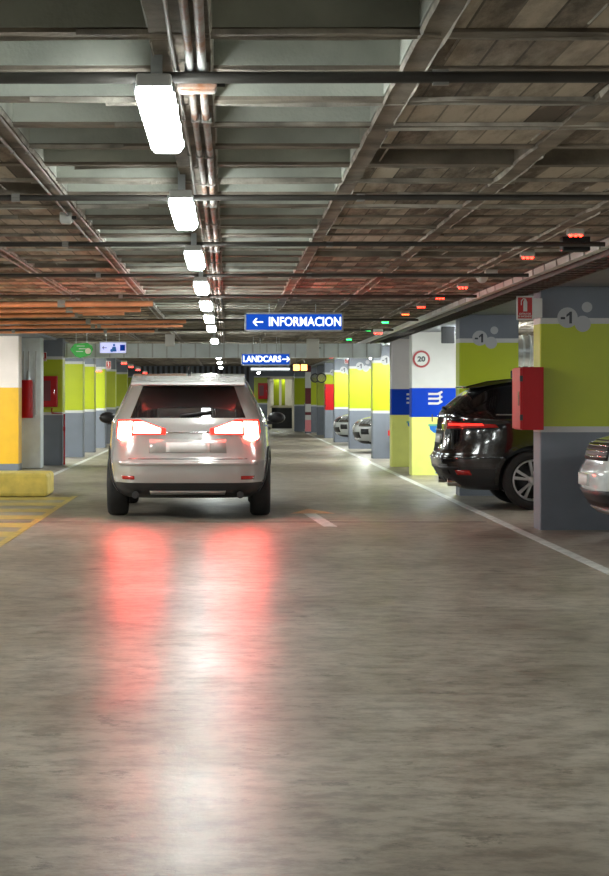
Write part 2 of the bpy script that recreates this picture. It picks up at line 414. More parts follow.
# yellow hatched area beside the yellow island
hz = thing('hatched_marking', (-3.5, 19, 0), 'yellow hatched stripes painted on the floor in front of the yellow island', 'floor marking')
mb = MB()
for k in range(7):
    y = 18.6 + k*1.42; mb.add([(-6.5, y, 0.003), (-2.2+0.01*k, y, 0.003), (-2.2+0.01*k, y+0.75, 0.003), (-6.5, y+0.75, 0.003)], [(0,1,2,3)])
mb.build('stripes', 'hatch', hz)
MB().box(-2.20, -2.12, 15.5, 28.2, 0.0015, 0.0035).build('border_line', 'hatch', hz)

# ------------------------------------------------------------------ pillars
def lime_pillar(Y, label, x0=3.28, x1=4.12, depth=0.45, emblem=True, name='pillar', scheme='lime', side=1):
    t = thing(name, ((x0+x1)/2, Y+depth/2, 0), label, 'pillar', 'painted concrete pillars')
    ztop = HR + 0.03
    mb = MB()
    if scheme == 'lime':
        bands = [(0, 1.03, 0), (1.03, 1.09, 2), (1.09, 2.17, 1), (2.17, 2.23, 2), (2.23, ztop, 0)]
    else:
        bands = [(0, 1.04, 3), (1.04, 1.56, 4), (1.56, ztop, 5)]
    # one continuous skin: rings at band limits (bevelled corners)
    c = 0.012
    ringxy = [(x0+c, Y), (x1-c, Y), (x1, Y+c), (x1, Y+depth-c), (x1-c, Y+depth), (x0+c, Y+depth), (x0, Y+depth-c), (x0, Y+c)]
    for z0, z1, mi in bands:
        mb.add([(x, y, z0) for x, y in ringxy] + [(x, y, z1) for x, y in ringxy], [(i, (i+1)%8, 8+(i+1)%8, 8+i) for i in range(8)], mi)
    mb.add([(x, y, ztop) for x, y in ringxy], [tuple(range(8))]); mb.add([(x, y, 0) for x, y in ringxy], [tuple(range(8))[::-1]])
    mb.build('shaft', ['slate', 'lime', 'stripe', 'palelime', 'blue', 'white' if scheme == 'blue' else 'mauve'], t)
    # galvanised corner guards
    g = MB()
    for xx, s_ in ((x0, -1),) if side > 0 else ((x1, 1),):
        g.prism_xz([(xx-0.004*s_*-1 if False else xx+s_*0.004, 0.01), (xx+s_*0.004, 0.011), (xx+s_*0.004, 1.0), (xx, 1.0), (xx, 0.01)], Y+0.02, Y+0.06)
    if emblem and scheme == 'lime':
        e = MB()
        cx, cz = x0+0.29, 2.235
        e.prism_xz(disc_pts(cx, cz, 0.107), Y-0.003, Y+0.001)
        e.prism_xz(disc_pts(cx+0.16, cz-0.065, 0.085), Y-0.002, Y+0.001)
        e.prism_xz(disc_pts(cx+0.205, cz+0.11, 0.055), Y-0.003, Y+0.001)
        eo = e.build('level_emblem', 'emblem', t)
        n_ = MB(); z_ = cz-0.062
        n_.prism_xz([(cx+0.018, z_), (cx+0.046, z_), (cx+0.046, z_+0.125), (cx+0.026, z_+0.125), (cx-0.012, z_+0.092), (cx-0.012, z_+0.066), (cx+0.018, z_+0.088)], Y-0.005, Y-0.003)
        n_.prism_xz([(cx-0.072, cz-0.018), (cx-0.026, cz-0.018), (cx-0.026, cz+0.006), (cx-0.072, cz+0.006)], Y-0.005, Y-0.003)
        n_.build('level_number', 'ink', eo)
    return t
PL = [(21.03, 'nearest lime and slate pillar on the right, with the red hose cabinet on its side'),
      (28.35, 'lime and slate pillar standing directly behind the black SUV'),
      (45.4, 'pale lime pillar just beyond the two blue-banded white pillars'),
      (54.1, 'lime pillar between the two distant white parked cars, fourth lime one on the right'),
      (61.8, 'lime pillar with the tall red box on its aisle side, behind the far parked cars'),
      (68.0, 'sixth lime and grey pillar on the right, behind the one with the tall red box'),
      (73.6, 'seventh lime and grey pillar on the right, beneath the round mirror'),
      (79.0, 'farthest lime and grey pillar of the right-hand row')]
for Y, lb in PL: lime_pillar(Y, lb)
def blue_pillar(Y, lb, face='white'):
    t = lime_pillar(Y, lb, scheme='blue' if face == 'white' else 'mauve')
    x0 = 3.28; tx, ty = t.location.x, t.location.y
    # squiggle of three bars joined, white on blue
    e = MB()
    cx, cz = x0+0.42, 1.36
    for k in range(3):
        z = cz + 0.095 - k*0.085
        e.prism_xz([(cx-0.12, z-0.02), (cx+0.06, z-0.02), (cx+0.14, z+0.025), (cx+0.12, z+0.055), (cx+0.045, z+0.018), (cx-0.12, z+0.018)], Y-0.003, Y+0.001)
    e.prism_xz([(cx+0.075, cz-0.07), (cx+0.10, cz-0.07), (cx+0.10, cz+0.12), (cx+0.075, cz+0.12)], Y-0.0035, Y+0.001)
    e.build('white_logo', 'white', t)
    # fountain-like blue icon with long stem, dark handle and teal rim
    e = MB()
    ix, iz = x0+0.43, 0.88
    e.prism_xz([(ix-0.11, iz), (ix-0.10, iz-0.06), (ix-0.03, iz-0.12), (ix+0.03, iz-0.12), (ix+0.10, iz-0.06), (ix+0.11, iz)][::-1], Y-0.003, Y+0.001, 0)
    e.prism_xz([(ix+0.0, iz-0.12), (ix+0.045, iz-0.12), (ix+0.045, 0.03), (ix+0.0, 0.03)], Y-0.003, Y+0.001, 0)
    e.prism_xz([(ix-0.13, iz), (ix+0.13, iz), (ix+0.13, iz+0.035), (ix-0.13, iz+0.035)], Y-0.003, Y+0.001, 1)
    e.prism_xz([(ix-0.07, iz+0.08), (ix-0.05, iz+0.08), (ix-0.05, iz+0.21), (ix-0.07, iz+0.21)], Y-0.003, Y+0.001, 2)
    e.build('drinking_fountain_icon', ['blue2', 'teal', 'ink'], t)
    return t
p20 = blue_pillar(35.75, 'white pillar with a blue band, pale lime base and round 20 speed sign')
p4 = blue_pillar(40.1, 'mauve-white pillar with a blue band, half hidden behind the pillar with the 20 sign', 'mauve')
# speed sign (a thing fixed to the pillar)
sx_, sz_ = PX(421.5, 35.7), PZ(359, 35.7)
sg = thing('speed_limit_sign', (sx_, 35.73, sz_), 'round white sign with red ring reading 20 on the white pillar', 'sign')
MB().prism_xz(disc_pts(sx_, sz_, 0.155, 36), 35.725, 35.745).build('red_ring', 'redring', sg)
MB().prism_xz(disc_pts(sx_, sz_, 0.118, 36), 35.720, 35.727).build('white_face', 'white', sg)
text_mesh('numerals', '20', 0.125, 'ink', sg, (0, -0.012, -0.004), 0.001, bold=0.006, sx=1.1)

# left-hand row of pillars
LL = [(40.9, 'left-hand lime pillar with the red hose cabinet and small red sign on its front'),
      (46.6, 'left-hand lime pillar behind the one with the red cabinet'),
      (50.6, 'left-hand lime pillar seen under the lilac sign'),
      (55.0, 'left-hand lime pillar, fourth from the yellow island'),
      (60.0, 'left-hand lime pillar, fifth from the yellow island, seen above the silver car'),
      (67.0, 'farthest left-hand lime pillar, mostly behind the silver car')]
for Y, lb in LL: lime_pillar(Y, lb, x0=-4.25 if Y > 41 else -3.86, x1=-3.38, depth=0.6, emblem=False, side=-1)
# amber booth pillar and grey-blue pillar
t = thing('pillar', (-4.7, 38.3, 0), 'pillar painted pinkish white above and amber yellow below, at the left edge', 'pillar')
mb = MB(); a0, a1, b0, b1 = -5.4, PX(18.5, 38), 38.0, 38.6
for z0, z1, mi in ((0, 0.13, 0), (0.13, 1.58, 1), (1.58, HR+0.03, 2)): mb.box(a0, a1, b0, b1, z0, z1, mi)
mb.build('shaft', ['slate', 'amber', 'pinkwhite'], t)
t = thing('pillar', (-3.85, 39.5, 0), 'pale grey-blue pillar beside the amber one, with a red extinguisher box', 'pillar')
g0, g1 = PX(16, 39.2), PX(41, 39.2)
MB().box(g0, g1, 39.2, 39.75, 0, HR+0.03).build('shaft', 'duct', t, bevel=0.02)
mb = MB()
for q in (0.28, 0.5, 0.78): mb.box(g0+(g1-g0)*q, g0+(g1-g0)*q+0.02, 39.17, 39.21, 1.05, 2.3)
mb.parts('cable_channel', 'galv', t)
# yellow island
isl = MB().box(-7.0, -2.53, 28.0, 29.1, 0, 0.33)
tag(isl.build('traffic_island', 'curb', org=(-4.8, 28.5, 0), bevel=0.05), 'low raised island with a worn yellow kerb at the left edge', 'kerb')

# ------------------------------------------------------------------ fire equipment
def red_box(name, x0, x1, y0, y1, z0, z1, label, cat='cabinet', window=False, front='y', handle=True):
    t = thing(name, ((x0+x1)/2, (y0+y1)/2, z0), label, cat)
    MB().box(x0, x1, y0+(0.02 if front == 'y' else 0), y1, z0, z1).build('body', 'red', t, bevel=0.006)
    d = 0.02
    if front == 'y':
        dd = MB().box(x0+0.01, x1-0.01, y0, y0+d, z0+0.01, z1-0.01).build('cabinet_door', 'red', t, bevel=0.004)
        if window: MB().box(x0+(x1-x0)*0.12, x0+(x1-x0)*0.6, y0-0.004, y0+0.004, z0+(z1-z0)*0.2, z0+(z1-z0)*0.85).build('window_pane', 'maroon', dd)
        if handle: MB().box(x1-0.06, x1-0.045, y0-0.02, y0, (z0+z1)/2-0.05, (z0+z1)/2+0.05).build('handle', 'chrome', dd)
    else:
        dd = MB().box(x0-d, x0, y0+0.01, y1-0.01, z0+0.01, z1-0.01).build('cabinet_door', 'red', t, bevel=0.004)
        mb = MB()
        mb.box(x0-d-0.012, x0-d, y0+0.06, y0+0.08, z0+0.25, z0+0.4); mb.build('handle', 'chrome', dd)
        mb = MB()
        for zz in (z0+0.1, z1-0.15): mb.box(x0-d-0.004, x0+0.006, y0-0.004, y0+0.01, zz, zz+0.06)
        mb.parts('hinge', 'trim', dd)
    return t
red_box('fire_hose_cabinet', 3.06, 3.285, 20.80, 21.40, PZ(430, 20.8), PZ(367, 20.8), 'plain red metal hose cabinet on the side of the nearest right-hand pillar', front='x')
red_box('fire_hose_cabinet', PX(41, 40.7), PX(57, 40.7), 40.7, 40.9, PZ(407, 40.7), PZ(376, 40.7), 'red hose cabinet with a dark pane on the left lime pillar', window=True)
red_box('fire_hose_cabinet', PX(258, FW), PX(267.5, FW), FW-0.25, FW, PZ(399, FW), PZ(383, FW), 'small bright red cabinet on the far wall left of the doorway', window=True)
red_box('fire_hose_cabinet', 3.02, 3.28, 61.85, 62.3, PZ(410, 61.8), PZ(384, 61.8), 'tall narrow red box on the aisle side of a far right pillar', front='x')
# extinguisher box on grey-blue pillar
t = thing('extinguisher_box', (PX(26.5, 39), 39.05, PZ(418, 39)), 'upright red extinguisher box on the pale grey-blue pillar at left', 'fire extinguisher')
mb = MB().tube([(PX(26.5, 39), 39.05, PZ(418, 39)), (PX(26.5, 39), 39.05, PZ(382, 39)), (PX(26.5, 39), 39.05, PZ(380, 39))], [0.12, 0.12, 0.105], 20); mb.build('body', 'red', t)
mb = MB().tube([(PX(28, 39), 39.07, PZ(380, 39)), (PX(28, 39), 39.07, PZ(371, 39))], [0.05, 0.03], 12); mb.build('head', 'galv', t)
# red drinking pipe with hose on left pillar side
t = thing('standpipe', (PX(65.5, 40.9), 40.85, 0), 'thin red standpipe down the corner of the left lime pillar', 'pipe')
MB().tube([(PX(52, 40.9), 40.87, PZ(408, 40.9)), (PX(52, 40.9), 40.87, PZ(413, 40.9)), (PX(64.5, 40.9), 40.84, PZ(414, 40.9)), (PX(64.5, 40.9), 40.84, 0.02)], 0.018, 8).build('pipe', 'red', t)
MB().lathe_x([(-0.02, 0.05), (0.02, 0.05)], 16, 0, PX(64.5, 40.9), 40.84, 0.75).build('valve', 'red', t)

def ext_sign(x0, x1, z0, z1, Y, label, arm=None):
    t = thing('fire_sign', ((x0+x1)/2, Y, z0), label, 'sign')
    w, h = x1-x0, z1-z0
    MB().box(x0, x1, Y, Y+0.01, z0, z1).build('frame', 'plastic', t, bevel=0.003)
    MB().box(x0+w*0.08, x1-w*0.08, Y-0.002, Y, z0+h*0.06, z1-h*0.06).build('panel', 'signred', t)
    c = (x0+x1)/2
    mb = MB()
    mb.prism_xz([(c-w*.1, z0+h*.36), (c+w*.13, z0+h*.36), (c+w*.13, z0+h*.76), (c+w*.06, z0+h*.86), (c-w*.03, z0+h*.86), (c-w*.1, z0+h*.76)], Y-0.004, Y-0.002)
    mb.prism_xz([(c-w*.12, z0+h*.88), (c+w*.06, z0+h*.84), (c+w*.06, z0+h*.88), (c-w*.12, z0+h*.92)], Y-0.004, Y-0.002)
    mb.prism_xz([(c-w*.24, z0+h*.62), (c-w*.2, z0+h*.62), (c-w*.2, z0+h*.78), (c-w*.08, z0+h*.88), (c-w*.1, z0+h*.91), (c-w*.24, z0+h*.8)], Y-0.004, Y-0.002)
    mb.build('extinguisher_symbol', 'white', t)
    text_mesh('lettering', 'EXTINTOR\nDE INCENDIO', h*0.105, 'white', t, (0, -0.004, h*0.2), 0.001, bold=0.0005, sx=0.95)
    if arm: MB().box(x1, arm, Y+0.001, Y+0.008, z0+h*0.1, z0+h*0.9).build('bracket', 'plastic', t)
    return t
ext_sign(PX(516.5, 20.9), PX(533.5, 20.9), PZ(320, 20.9), PZ(296, 20.9), 20.9, 'red and white extinguisher sign projecting from the nearest right-hand pillar', arm=3.285)
s2 = ext_sign(PX(40, 40.8), PX(46.5, 40.8), PZ(361, 40.8), PZ(352, 40.8), 40.85, 'tiny red and white sign high on the left lime pillar')
ext_sign(PX(344, 62), PX(349, 62), PZ(364, 62), PZ(355, 62), 61.7, 'tiny distant red fire sign high on the right, above the far parked cars')
ext_sign(PX(106, 54), PX(111, 54), PZ(369, 54), PZ(361, 54), 54, 'tiny distant red fire sign under the lilac sign at left')

# ------------------------------------------------------------------ lamps
LZ = 2.40
def make_lamp(label, Y, X):
    t = thing('fluorescent_lamp', (X, Y, LZ), label, 'ceiling lamp', 'strip lamps')
    w, h, L = 0.066, 0.085, 0.76
    mb = MB()    # tapered diffuser with chamfered ends
    ring = [(-w, 0.045), (-w*0.96, 0.018), (-w*0.7, 0.0), (w*0.7, 0.0), (w*0.96, 0.018), (w, 0.045)]
    st = [(-L, 0.8, 0.03), (-L+0.05, 1, 0), (0, 1, 0), (L-0.05, 1, 0), (L, 0.8, 0.03)]
    vs = [(X+x*s, Y+y, LZ+max(z, dz)) for y, s, dz in st for x, z in ring]; n = 6; fs = []
    for i in range(len(st)-1):
        for k in range(n): fs.append((i*n+k, i*n+(k+1)%n, (i+1)*n+(k+1)%n, (i+1)*n+k))
    fs += [tuple(range(n)), tuple(range((len(st)-1)*n, len(st)*n))]
    mb.add(vs, fs); mb.build('diffuser', 'tube', t)
    MB().box(X-w*0.9, X+w*0.9, Y-L-0.01, Y+L+0.01, LZ+0.045, LZ+0.09).build('housing', 'plastic', t, bevel=0.008)
    mb = MB()
    for dy in (-0.5, 0.5): mb.box(X-0.02, X+0.02, Y+dy-0.02, Y+dy+0.02, LZ+0.09, HR+0.02)
    mb.parts('hanger', 'galv', t)
    mb = MB()
    for sx in (-1, 1):
        for dy in (-0.75, -0.25, 0.25, 0.75): mb.box(X+sx*w-0.004, X+sx*w+0.004, Y+dy-0.015, Y+dy+0.015, LZ+0.03, LZ+0.06)
    mb.parts('clip', 'galv', t)
    return t
LX = -0.25
ords = ['nearest', 'second nearest', 'third', 'fourth', 'fifth', 'sixth', 'seventh', 'eighth', 'ninth', 'tenth']
lamp0 = make_lamp('nearest glowing strip lamp under the central ceiling beam, largest in view', 7.5, LX)
bay0 = copy_tree(lamp0)  # template for the unseen lamps added over the bays
for ch in bay0.children:
    if ch.name.startswith('diffuser'):
        ch.data = ch.data.copy(); ch.data.materials[0] = M['tube_added']
bay0.location = (6.3, 3.5, LZ); bay0['label'] = 'strip lamp over the right parking bays, out of the aisle'; bay0['group'] = 'added strip lamps over the bays'
def lamp_copy(X, Y, label, group):
    c = copy_tree(bay0 if 'bays' in group else lamp0); c.location = (X, Y, LZ); c['label'] = label; c['group'] = group; return c
LY = [11.28, 15.1, 18.9, 22.65, 26.4, 30.2, 37.0, 44.5, 52.0, 60, 70, 80]
for i, Y in enumerate(LY):
    if i < 9: lb = ords[i+1] + ' glowing strip lamp along the central ceiling beam, counting from the camera'
    else: lb = 'tiny distant strip lamp of the central row, beyond the ninth'
    lamp_copy(LX, Y, lb, 'strip lamps')
for Y in (-1.5,): lamp_copy(LX, Y, 'added strip lamp in line with the central row, behind the viewpoint', 'strip lamps')  # unseen lamp added to light the near floor and pillar fronts
for X, Ys in ((6.3, (8.5, 14, 25, 33, 41, 49, 57, 66, 76)), (4.15, (33.2,)), (3.82, (43.8, 52.4, 60.2)), (4.8, (66,)), (-6.3, (3.5, 9, 15, 22, 30, 36, 44, 52, 60, 68, 78)), (-5.2, (21.5,)), (-5.4, (34.6,)), (-4.9, (43.5, 48.7, 53))):  # hidden lamps put in to brighten pillar faces and floor
    for Y in Ys: lamp_copy(X, Y, 'added strip lamp over the %s parking bays, out of the aisle' % ('right' if X > 0 else 'left'), 'added strip lamps over the bays')
lamp_copy(PX(281, FW+2), FW+2.2, 'strip lamp in the room beyond the far doorway', 'strip lamps')
lamp_copy(1.3, 85.3, 'distant strip lamp added just before the far wall, right of the central row', 'strip lamps')  # extra lamp added to brighten the far wall

# ------------------------------------------------------------------ conduits
def conduit(name, pts, r, m_, label, clips=None, n=8):
    t = thing(name, pts[0], label, 'conduit')
    MB().tube(pts, r, n).build('pipe', m_, t)
    if clips:
        mb = MB()
        for c in clips: mb.box(c[0]-r*1.35, c[0]+r*1.35, c[1]-0.012, c[1]+0.012, c[2]-r*1.3, c[2]+r*1.3)
        mb.parts('clip', 'darkgalv', t)
    return t
for k, (x, r, m_, lb) in enumerate(((-0.135, 0.014, 'rust', 'left of the pair of rusty conduits running along the central beam beside the lamps'),
                                (-0.09, 0.016, 'rust', 'right of the pair of rusty conduits running along the central beam beside the lamps'),
                                (-0.185, 0.007, 'darkgalv', 'thin grey conduit between the lamps and the rusty pair'))):
    pts = [(x+0.004*math.sin(y*1.3+k), y, 2.565) for y in [2+1.5*i for i in range(30)]]
    conduit('conduit', pts, r, m_, lb, clips=[(x, 7.1+1.25*i, 2.565) for i in range(22)])
lnx = [X0C-PXS, X0C+PXS, X0C+2*PXS, X0C+3*PXS, X0C-2*PXS]
for x, lb in ((X0C-PXS, 'first beam left of the lamps'), (X0C-2*PXS, 'second beam left of the lamps')):
    for s in (-1, 1):
        pts = [(x+s*0.036+0.004*math.sin(y*0.9+s+x), y, HR-0.024) for y in [3+1.3*i for i in range(30)]]
        conduit('conduit', pts, 0.007, 'darkgalv', 'thin grey conduit under the %s, %s one of its pair' % (lb, 'left' if s < 0 else 'right'),
                clips=[(x+s*0.036, 6.2+3.4*i, HR-0.024) for i in range(8)], n=6)
for i, Y in enumerate((7.05, 11.3, 14.75, 18.5, 22.35, 29.2, 33.6)):
    conduit('cross_conduit', [(-6, Y, 2.527), (-1, Y+0.005, 2.525), (1.2, Y-0.005, 2.527), (2.78, Y, 2.526)], 0.017 if i else 0.021, 'darkpipe',
            '%s dark conduit crossing the ceiling from side to side, counting from the camera' % ords[i], clips=[(-1.2, Y, 2.526), (0.75, Y, 2.526), (2.3, Y, 2.526)])
    if 0 < i < 4:
        conduit('cross_conduit', [(-6, Y+0.065, 2.538), (2.78, Y+0.065, 2.538)], 0.009, 'galv', 'thin grey conduit just behind the %s dark cross conduit' % ords[i])
# orange-brown pipes on the left
for i, (Y, z, xa, xb) in enumerate(sorted(((24.0, 2.52, -6, -0.9), (25.2, 2.50, -6, -1.1), (27.0, 2.53, -6, -1.4), (28.6, 2.48, -6, -0.6), (31, 2.50, -6, -0.7), (26.1, 2.47, -6, -2.0), (32.6, 2.47, -6, -1.2), (29.6, 2.44, -6, -2.4)))):
    conduit('supply_pipe', [(xa, Y, z), ((xa+xb)/2, Y+0.05, z-0.015), (xb, Y, z)], 0.034 - 0.002*i, 'orangepipe',
            '%s orange-brown pipe crossing the ceiling at upper left, counting from the camera' % ords[i], clips=[(-3.5, Y, z), (-2, Y, z)])
# junction boxes
def jbox(x, y, z, w, h, label, m_='plastic', d=0.1):
    t = thing('junction_box', (x, y, z), label, 'junction box')
    MB().box(x-w/2, x+w/2, y-d/2, y+d/2, z, z+h).build('body', m_, t, bevel=0.006)
    MB().box(x-w/2+0.008, x+w/2-0.008, y-d/2+0.008, y+d/2-0.008, z-0.006, z+0.001).build('cover', m_, t)
    MB().tube([(x+w*0.5, y, z+h/2), (x+w*0.5+0.03, y, z+h/2)], 0.012, 8).build('gland', 'black', t)
    return t
jbox(-0.11, 7.12, 2.49, 0.14, 0.05, 'rusty metal clamp box on the conduits beside the nearest lamp', 'rust')
jbox(PX(66, 13.0), 13.0, PZ(223, 13.0), 0.075, 0.07, 'small white box under the left beam between the second cross conduit and the third')
jbox(PX(170, 34), 34, PZ(346, 34), 0.16, 0.2, 'pale box hanging below the ceiling left of the lamp row')
jbox(PX(308, 44), 41.5, PZ(358, 41.5), 0.26, 0.42, 'tall pale box on the front of the duct, just below the large blue sign')
jbox(PX(448, 33), 33, PZ(343, 33), 0.22, 0.3, 'dark grey box hanging in front of the top of the white pillar', 'trim')
t = thing('loudspeaker', (PX(579, 15), 15.0, 2.47), 'black loudspeaker box on the ceiling behind the nearest red sensor', 'loudspeaker')
MB().box(PX(565, 15), PX(593, 15), 15.1, 15.25, PZ(250, 15), HR+0.02).build('body', 'black', t, bevel=0.01)
MB().tube([(PX(590, 15), 15.09, PZ(242, 15)), (PX(590, 15), 15.11, PZ(242, 15))], 0.02, 12).build('grille', 'trim', t)
t = thing('smoke_detector', (PX(482, 19.5), 19.5, 2.5), 'small white dome detector on the ceiling between two red sensors', 'detector')
MB().tube([(PX(482, 19.5), 19.5, HR), (PX(482, 19.5), 19.5, 2.56), (PX(482, 19.5), 19.5, 2.53), (PX(482, 19.5), 19.5, 2.51)], [0.06, 0.06, 0.045, 0.02], 16).build('dome', 'plastic', t)

# ------------------------------------------------------------------ bay sensors
def make_sensor(x, y, z, led):
    t = thing('bay_sensor', (x, y, z), 's', 'sensor', 'red bay sensors')
    MB().box(x-0.06, x+0.06, y-0.04, y+0.04, z+0.012, z+0.065).build('housing', 'plastic', t, bevel=0.008)
    mb = MB()
    for d in (-0.035, 0, 0.035): mb.tube([(x+d, y-0.02, z+0.014), (x+d, y-0.02, z+0.004), (x+d, y-0.02, z-0.004)], [0.016, 0.016, 0.008], 10)
    mb.parts('led', led, t, 3)
    MB().tube([(x, y, z+0.06), (x, y, HR+0.02)], 0.01, 6).build('stem', 'galv', t)
    return t
SX, SZ = 2.5, 2.555
sn_lab = ['nearest red-lit bay sensor, in front of the black loudspeaker', 'second red-lit bay sensor from the camera, left of the loudspeaker', 'third red-lit bay sensor from the camera, just before the small white dome',
          'fourth red-lit bay sensor from the camera, just after the small white dome', 'fifth red-lit bay sensor from the camera', 'sixth red-lit bay sensor from the camera, above the start of the green ones', 'dim orange-lit bay sensor between the red and green ones']
sr = make_sensor(SX, 14.4, SZ, 'ledred'); sr['label'] = sn_lab[0]
for i in range(1, 6):
    c = copy_tree(sr); c.location = (SX, 14.4+2.3*i, SZ); c['label'] = sn_lab[i]
so = make_sensor(SX, 14.4+2.3*6, SZ, 'ledorange'); so['label'] = sn_lab[6]
sgn = make_sensor(SX-0.05, PZ(0,1) and 31.2, SZ, 'ledgreen'); sgn['label'] = 'nearer green-lit bay sensor on the right'; sgn['group'] = 'green bay sensors'
for Y, lb in ((35.0, 'farther bright green-lit bay sensor on the right'), (40.5, 'green-lit bay sensor near the duct, smallest of the green ones')):
    c = copy_tree(sgn); c.location = (SX-0.05, Y, SZ); c['label'] = lb
for i, (px, py, Y) in enumerate(((353.5, 335, 38), (372, 319, 30.2))): pass
for (px, py, Y, lb) in ((336, 357, 55, 'distant red sensor left of the tiny red fire sign'), (331, 358, 58, 'distant red sensor, left of a similar one by the tiny fire sign'), (285, 352.5, 60, 'distant red sensor above the two amber signal lamps'),
                    (99, 372, 50, 'distant red sensor left of the lilac sign, under the green one'), (124, 364, 52, 'distant left-hand red sensor at the start of the slanting row'), (131, 367.5, 57, 'distant left-hand red sensor, second of the slanting row'),
                    (138, 370.5, 62, 'distant left-hand red sensor, third of the slanting row'), (145, 373.5, 68, 'distant left-hand red sensor, last of the slanting row'), (378, 334, 33.2, 'small red sensor over the aisle beside the farther green one')):
    c = copy_tree(sr); x, z = PX(px, Y), PZ(py, Y); c.location = (x, Y, z); c['label'] = lb; c['group'] = 'distant red sensors'
    for ch in c.children:
        if ch.name.startswith('stem'): ch.scale.z = (HR+0.02-z)/0.125*1.0; ch.location.z = 0.06 - 0.06*ch.scale.z
        else: ch.scale = (1.3, 1.3, 1.3)

# ------------------------------------------------------------------ cable trunking on the right
TX, TZ = 2.86, 2.56
t = thing('cable_trunking', (TX, 20, TZ), 'long pale segmented cable trunking running along the top of the right-hand pillars', 'cable tray')
mb = MB()
y = 8.0; i = 0
while y < 45:
    L = 0.62; mb.prism_yz([(y, TZ-0.028), (y+L-0.03, TZ-0.028), (y+L, TZ+0.028), (y+0.03, TZ+0.028)], TX-0.02, TX+0.05); y += L+0.045; i += 1
mb.parts('segment_cover', 'plastic', t)
MB().box(TX-0.012, TX+0.06, 7.5, 46, TZ-0.015, TZ+0.045).build('rail', 'darkpipe', t)
mb = MB()
for k in range(16): mb.tube([(TX+0.03, 8.5+2.4*k, TZ), (TX+0.03, 8.5+2.4*k, HR+0.03)], 0.008, 6)
mb.parts('drop_rod', 'galv', t, 3)
# wire basket tray with cables alongside
t = thing('cable_tray', (3.1, 20, 2.5), 'dark cable tray with cross bars between the trunking and the pillars', 'cable tray')
mb = MB()
for k in range(96): mb.box(2.95, 3.25, 9+0.33*k, 9.02+0.33*k, 2.50, 2.51)
mb.box(2.95, 2.965, 9, 41.5, 2.50, 2.56); mb.box(3.235, 3.25, 9, 41.5, 2.50, 2.56)
mb.build('tray_frame', 'darkpipe', t)
mb = MB()
for k in range(4): mb.tube([(3.0+0.06*k+0.01*math.sin(yy+k), yy, 2.525) for yy in [9+1.35*j for j in range(25)]], 0.011, 6)
mb.parts('cable', 'black', t, 3)

# heavy beams along pillar rows
struct(MB().box(3.2, 4.3, YB, YF, 2.56, HS).build('trim_1', 'slate'))
struct(MB().box(-4.4, -3.5, YB, YF, 2.56, HS).build('trim_2', 'slate'))

# ------------------------------------------------------------------ duct across
t = thing('air_duct', (0, 42.2, 2.24), 'pale ribbed air duct crossing the garage under the ceiling', 'duct')
mb = MB().box(-6.5, 3.2, 42.0, 42.6, PZ(357.5, 42), PZ(343.5, 42)); mb.build('body', 'duct', t)
mb = MB()
for k in range(33): mb.box(-6.4+0.3*k, -6.37+0.3*k, 41.985, 42.0, PZ(357.5, 42), PZ(343.5, 42))
mb.parts('seam', 'galv', t)
Yd = 32.5
t = thing('air_duct', (PX(530, Yd), Yd, PZ(365, Yd)), 'shiny round duct seen in the gap between the near right pillars', 'duct')
MB().tube([(PX(512, Yd), Yd, PZ(351, Yd)), (PX(600, Yd), Yd, PZ(351, Yd))], 0.25, 24).build('pipe', 'galv', t)
mb = MB()
for x in (522, 529): mb.lathe_x([(-0.02, 0.255), (-0.01, 0.265), (0.01, 0.265), (0.02, 0.255)], 24, 0, PX(x, Yd), Yd, PZ(351, Yd))
mb.parts('collar', 'duct', t)
MB().tube([(PX(540, Yd), Yd, PZ(340, Yd)), (PX(540, Yd), Yd, HR)], 0.02, 8).build('hanger', 'darkpipe', t)

# ------------------------------------------------------------------ hanging signs
def hang_sign(name, x0, x1, y0, y1, Y, label, panel, cat='sign'):
    X0, X1, Z0, Z1 = PX(x0, Y), PX(x1, Y), PZ(y1, Y), PZ(y0, Y)
    t = thing(name, ((X0+X1)/2, Y, Z0), label, cat)
    f = 0.022
    mb = MB(); mb.box(X0, X1, Y, Y+0.12, Z0, Z0+f); mb.box(X0, X1, Y, Y+0.12, Z1-f, Z1); mb.box(X0, X0+f, Y, Y+0.12, Z0, Z1); mb.box(X1-f, X1, Y, Y+0.12, Z0, Z1); mb.box(X0, X1, Y+0.08, Y+0.12, Z0, Z1)
    mb.build('frame', 'galv', t)
    MB().box(X0+f*.8, X1-f*.8, Y+0.01, Y+0.03, Z0+f*.8, Z1-f*.8).build('backlit_panel', panel, t)
    mb = MB()
    for q in (0.25, 0.72): mb.tube([(X0+(X1-X0)*q, Y+0.06, Z1), (X0+(X1-X0)*q, Y+0.06, HR+0.02)], 0.006, 6)
    mb.parts('hanger', 'galv', t, 3)
    return t, X0, X1, Z0, Z1
def arrow(t, cx, cz, s, Y, d, m_='signwhite'):
    mb = MB(); w = s*0.16
    mb.prism_xz([(cx-d*s*0.5, cz-w/2), (cx+d*s*0.6, cz-w/2), (cx+d*s*0.6, cz+w/2), (cx-d*s*0.5, cz+w/2)], Y-0.004, Y+0.01)
    for q in (-1, 1): mb.prism_xz([(cx-d*s*0.62, cz), (cx-d*s*0.62+d*w*1.3, cz), (cx-d*s*0.12+d*w*0.4, cz+q*s*0.45), (cx-d*s*0.12-d*w*0.7, cz+q*s*0.45)], Y-0.004, Y+0.01)
    return mb.build('arrow', m_, t)
t, a, b, c, d = hang_sign('information_sign', 244.5, 343.5, 312.5, 331.5, 26, 'backlit blue sign reading INFORMACION with a left arrow, hanging over the aisle', 'signblue')
arrow(t, PX(258, 26), (c+d)/2, 0.11, 26.01, 1)
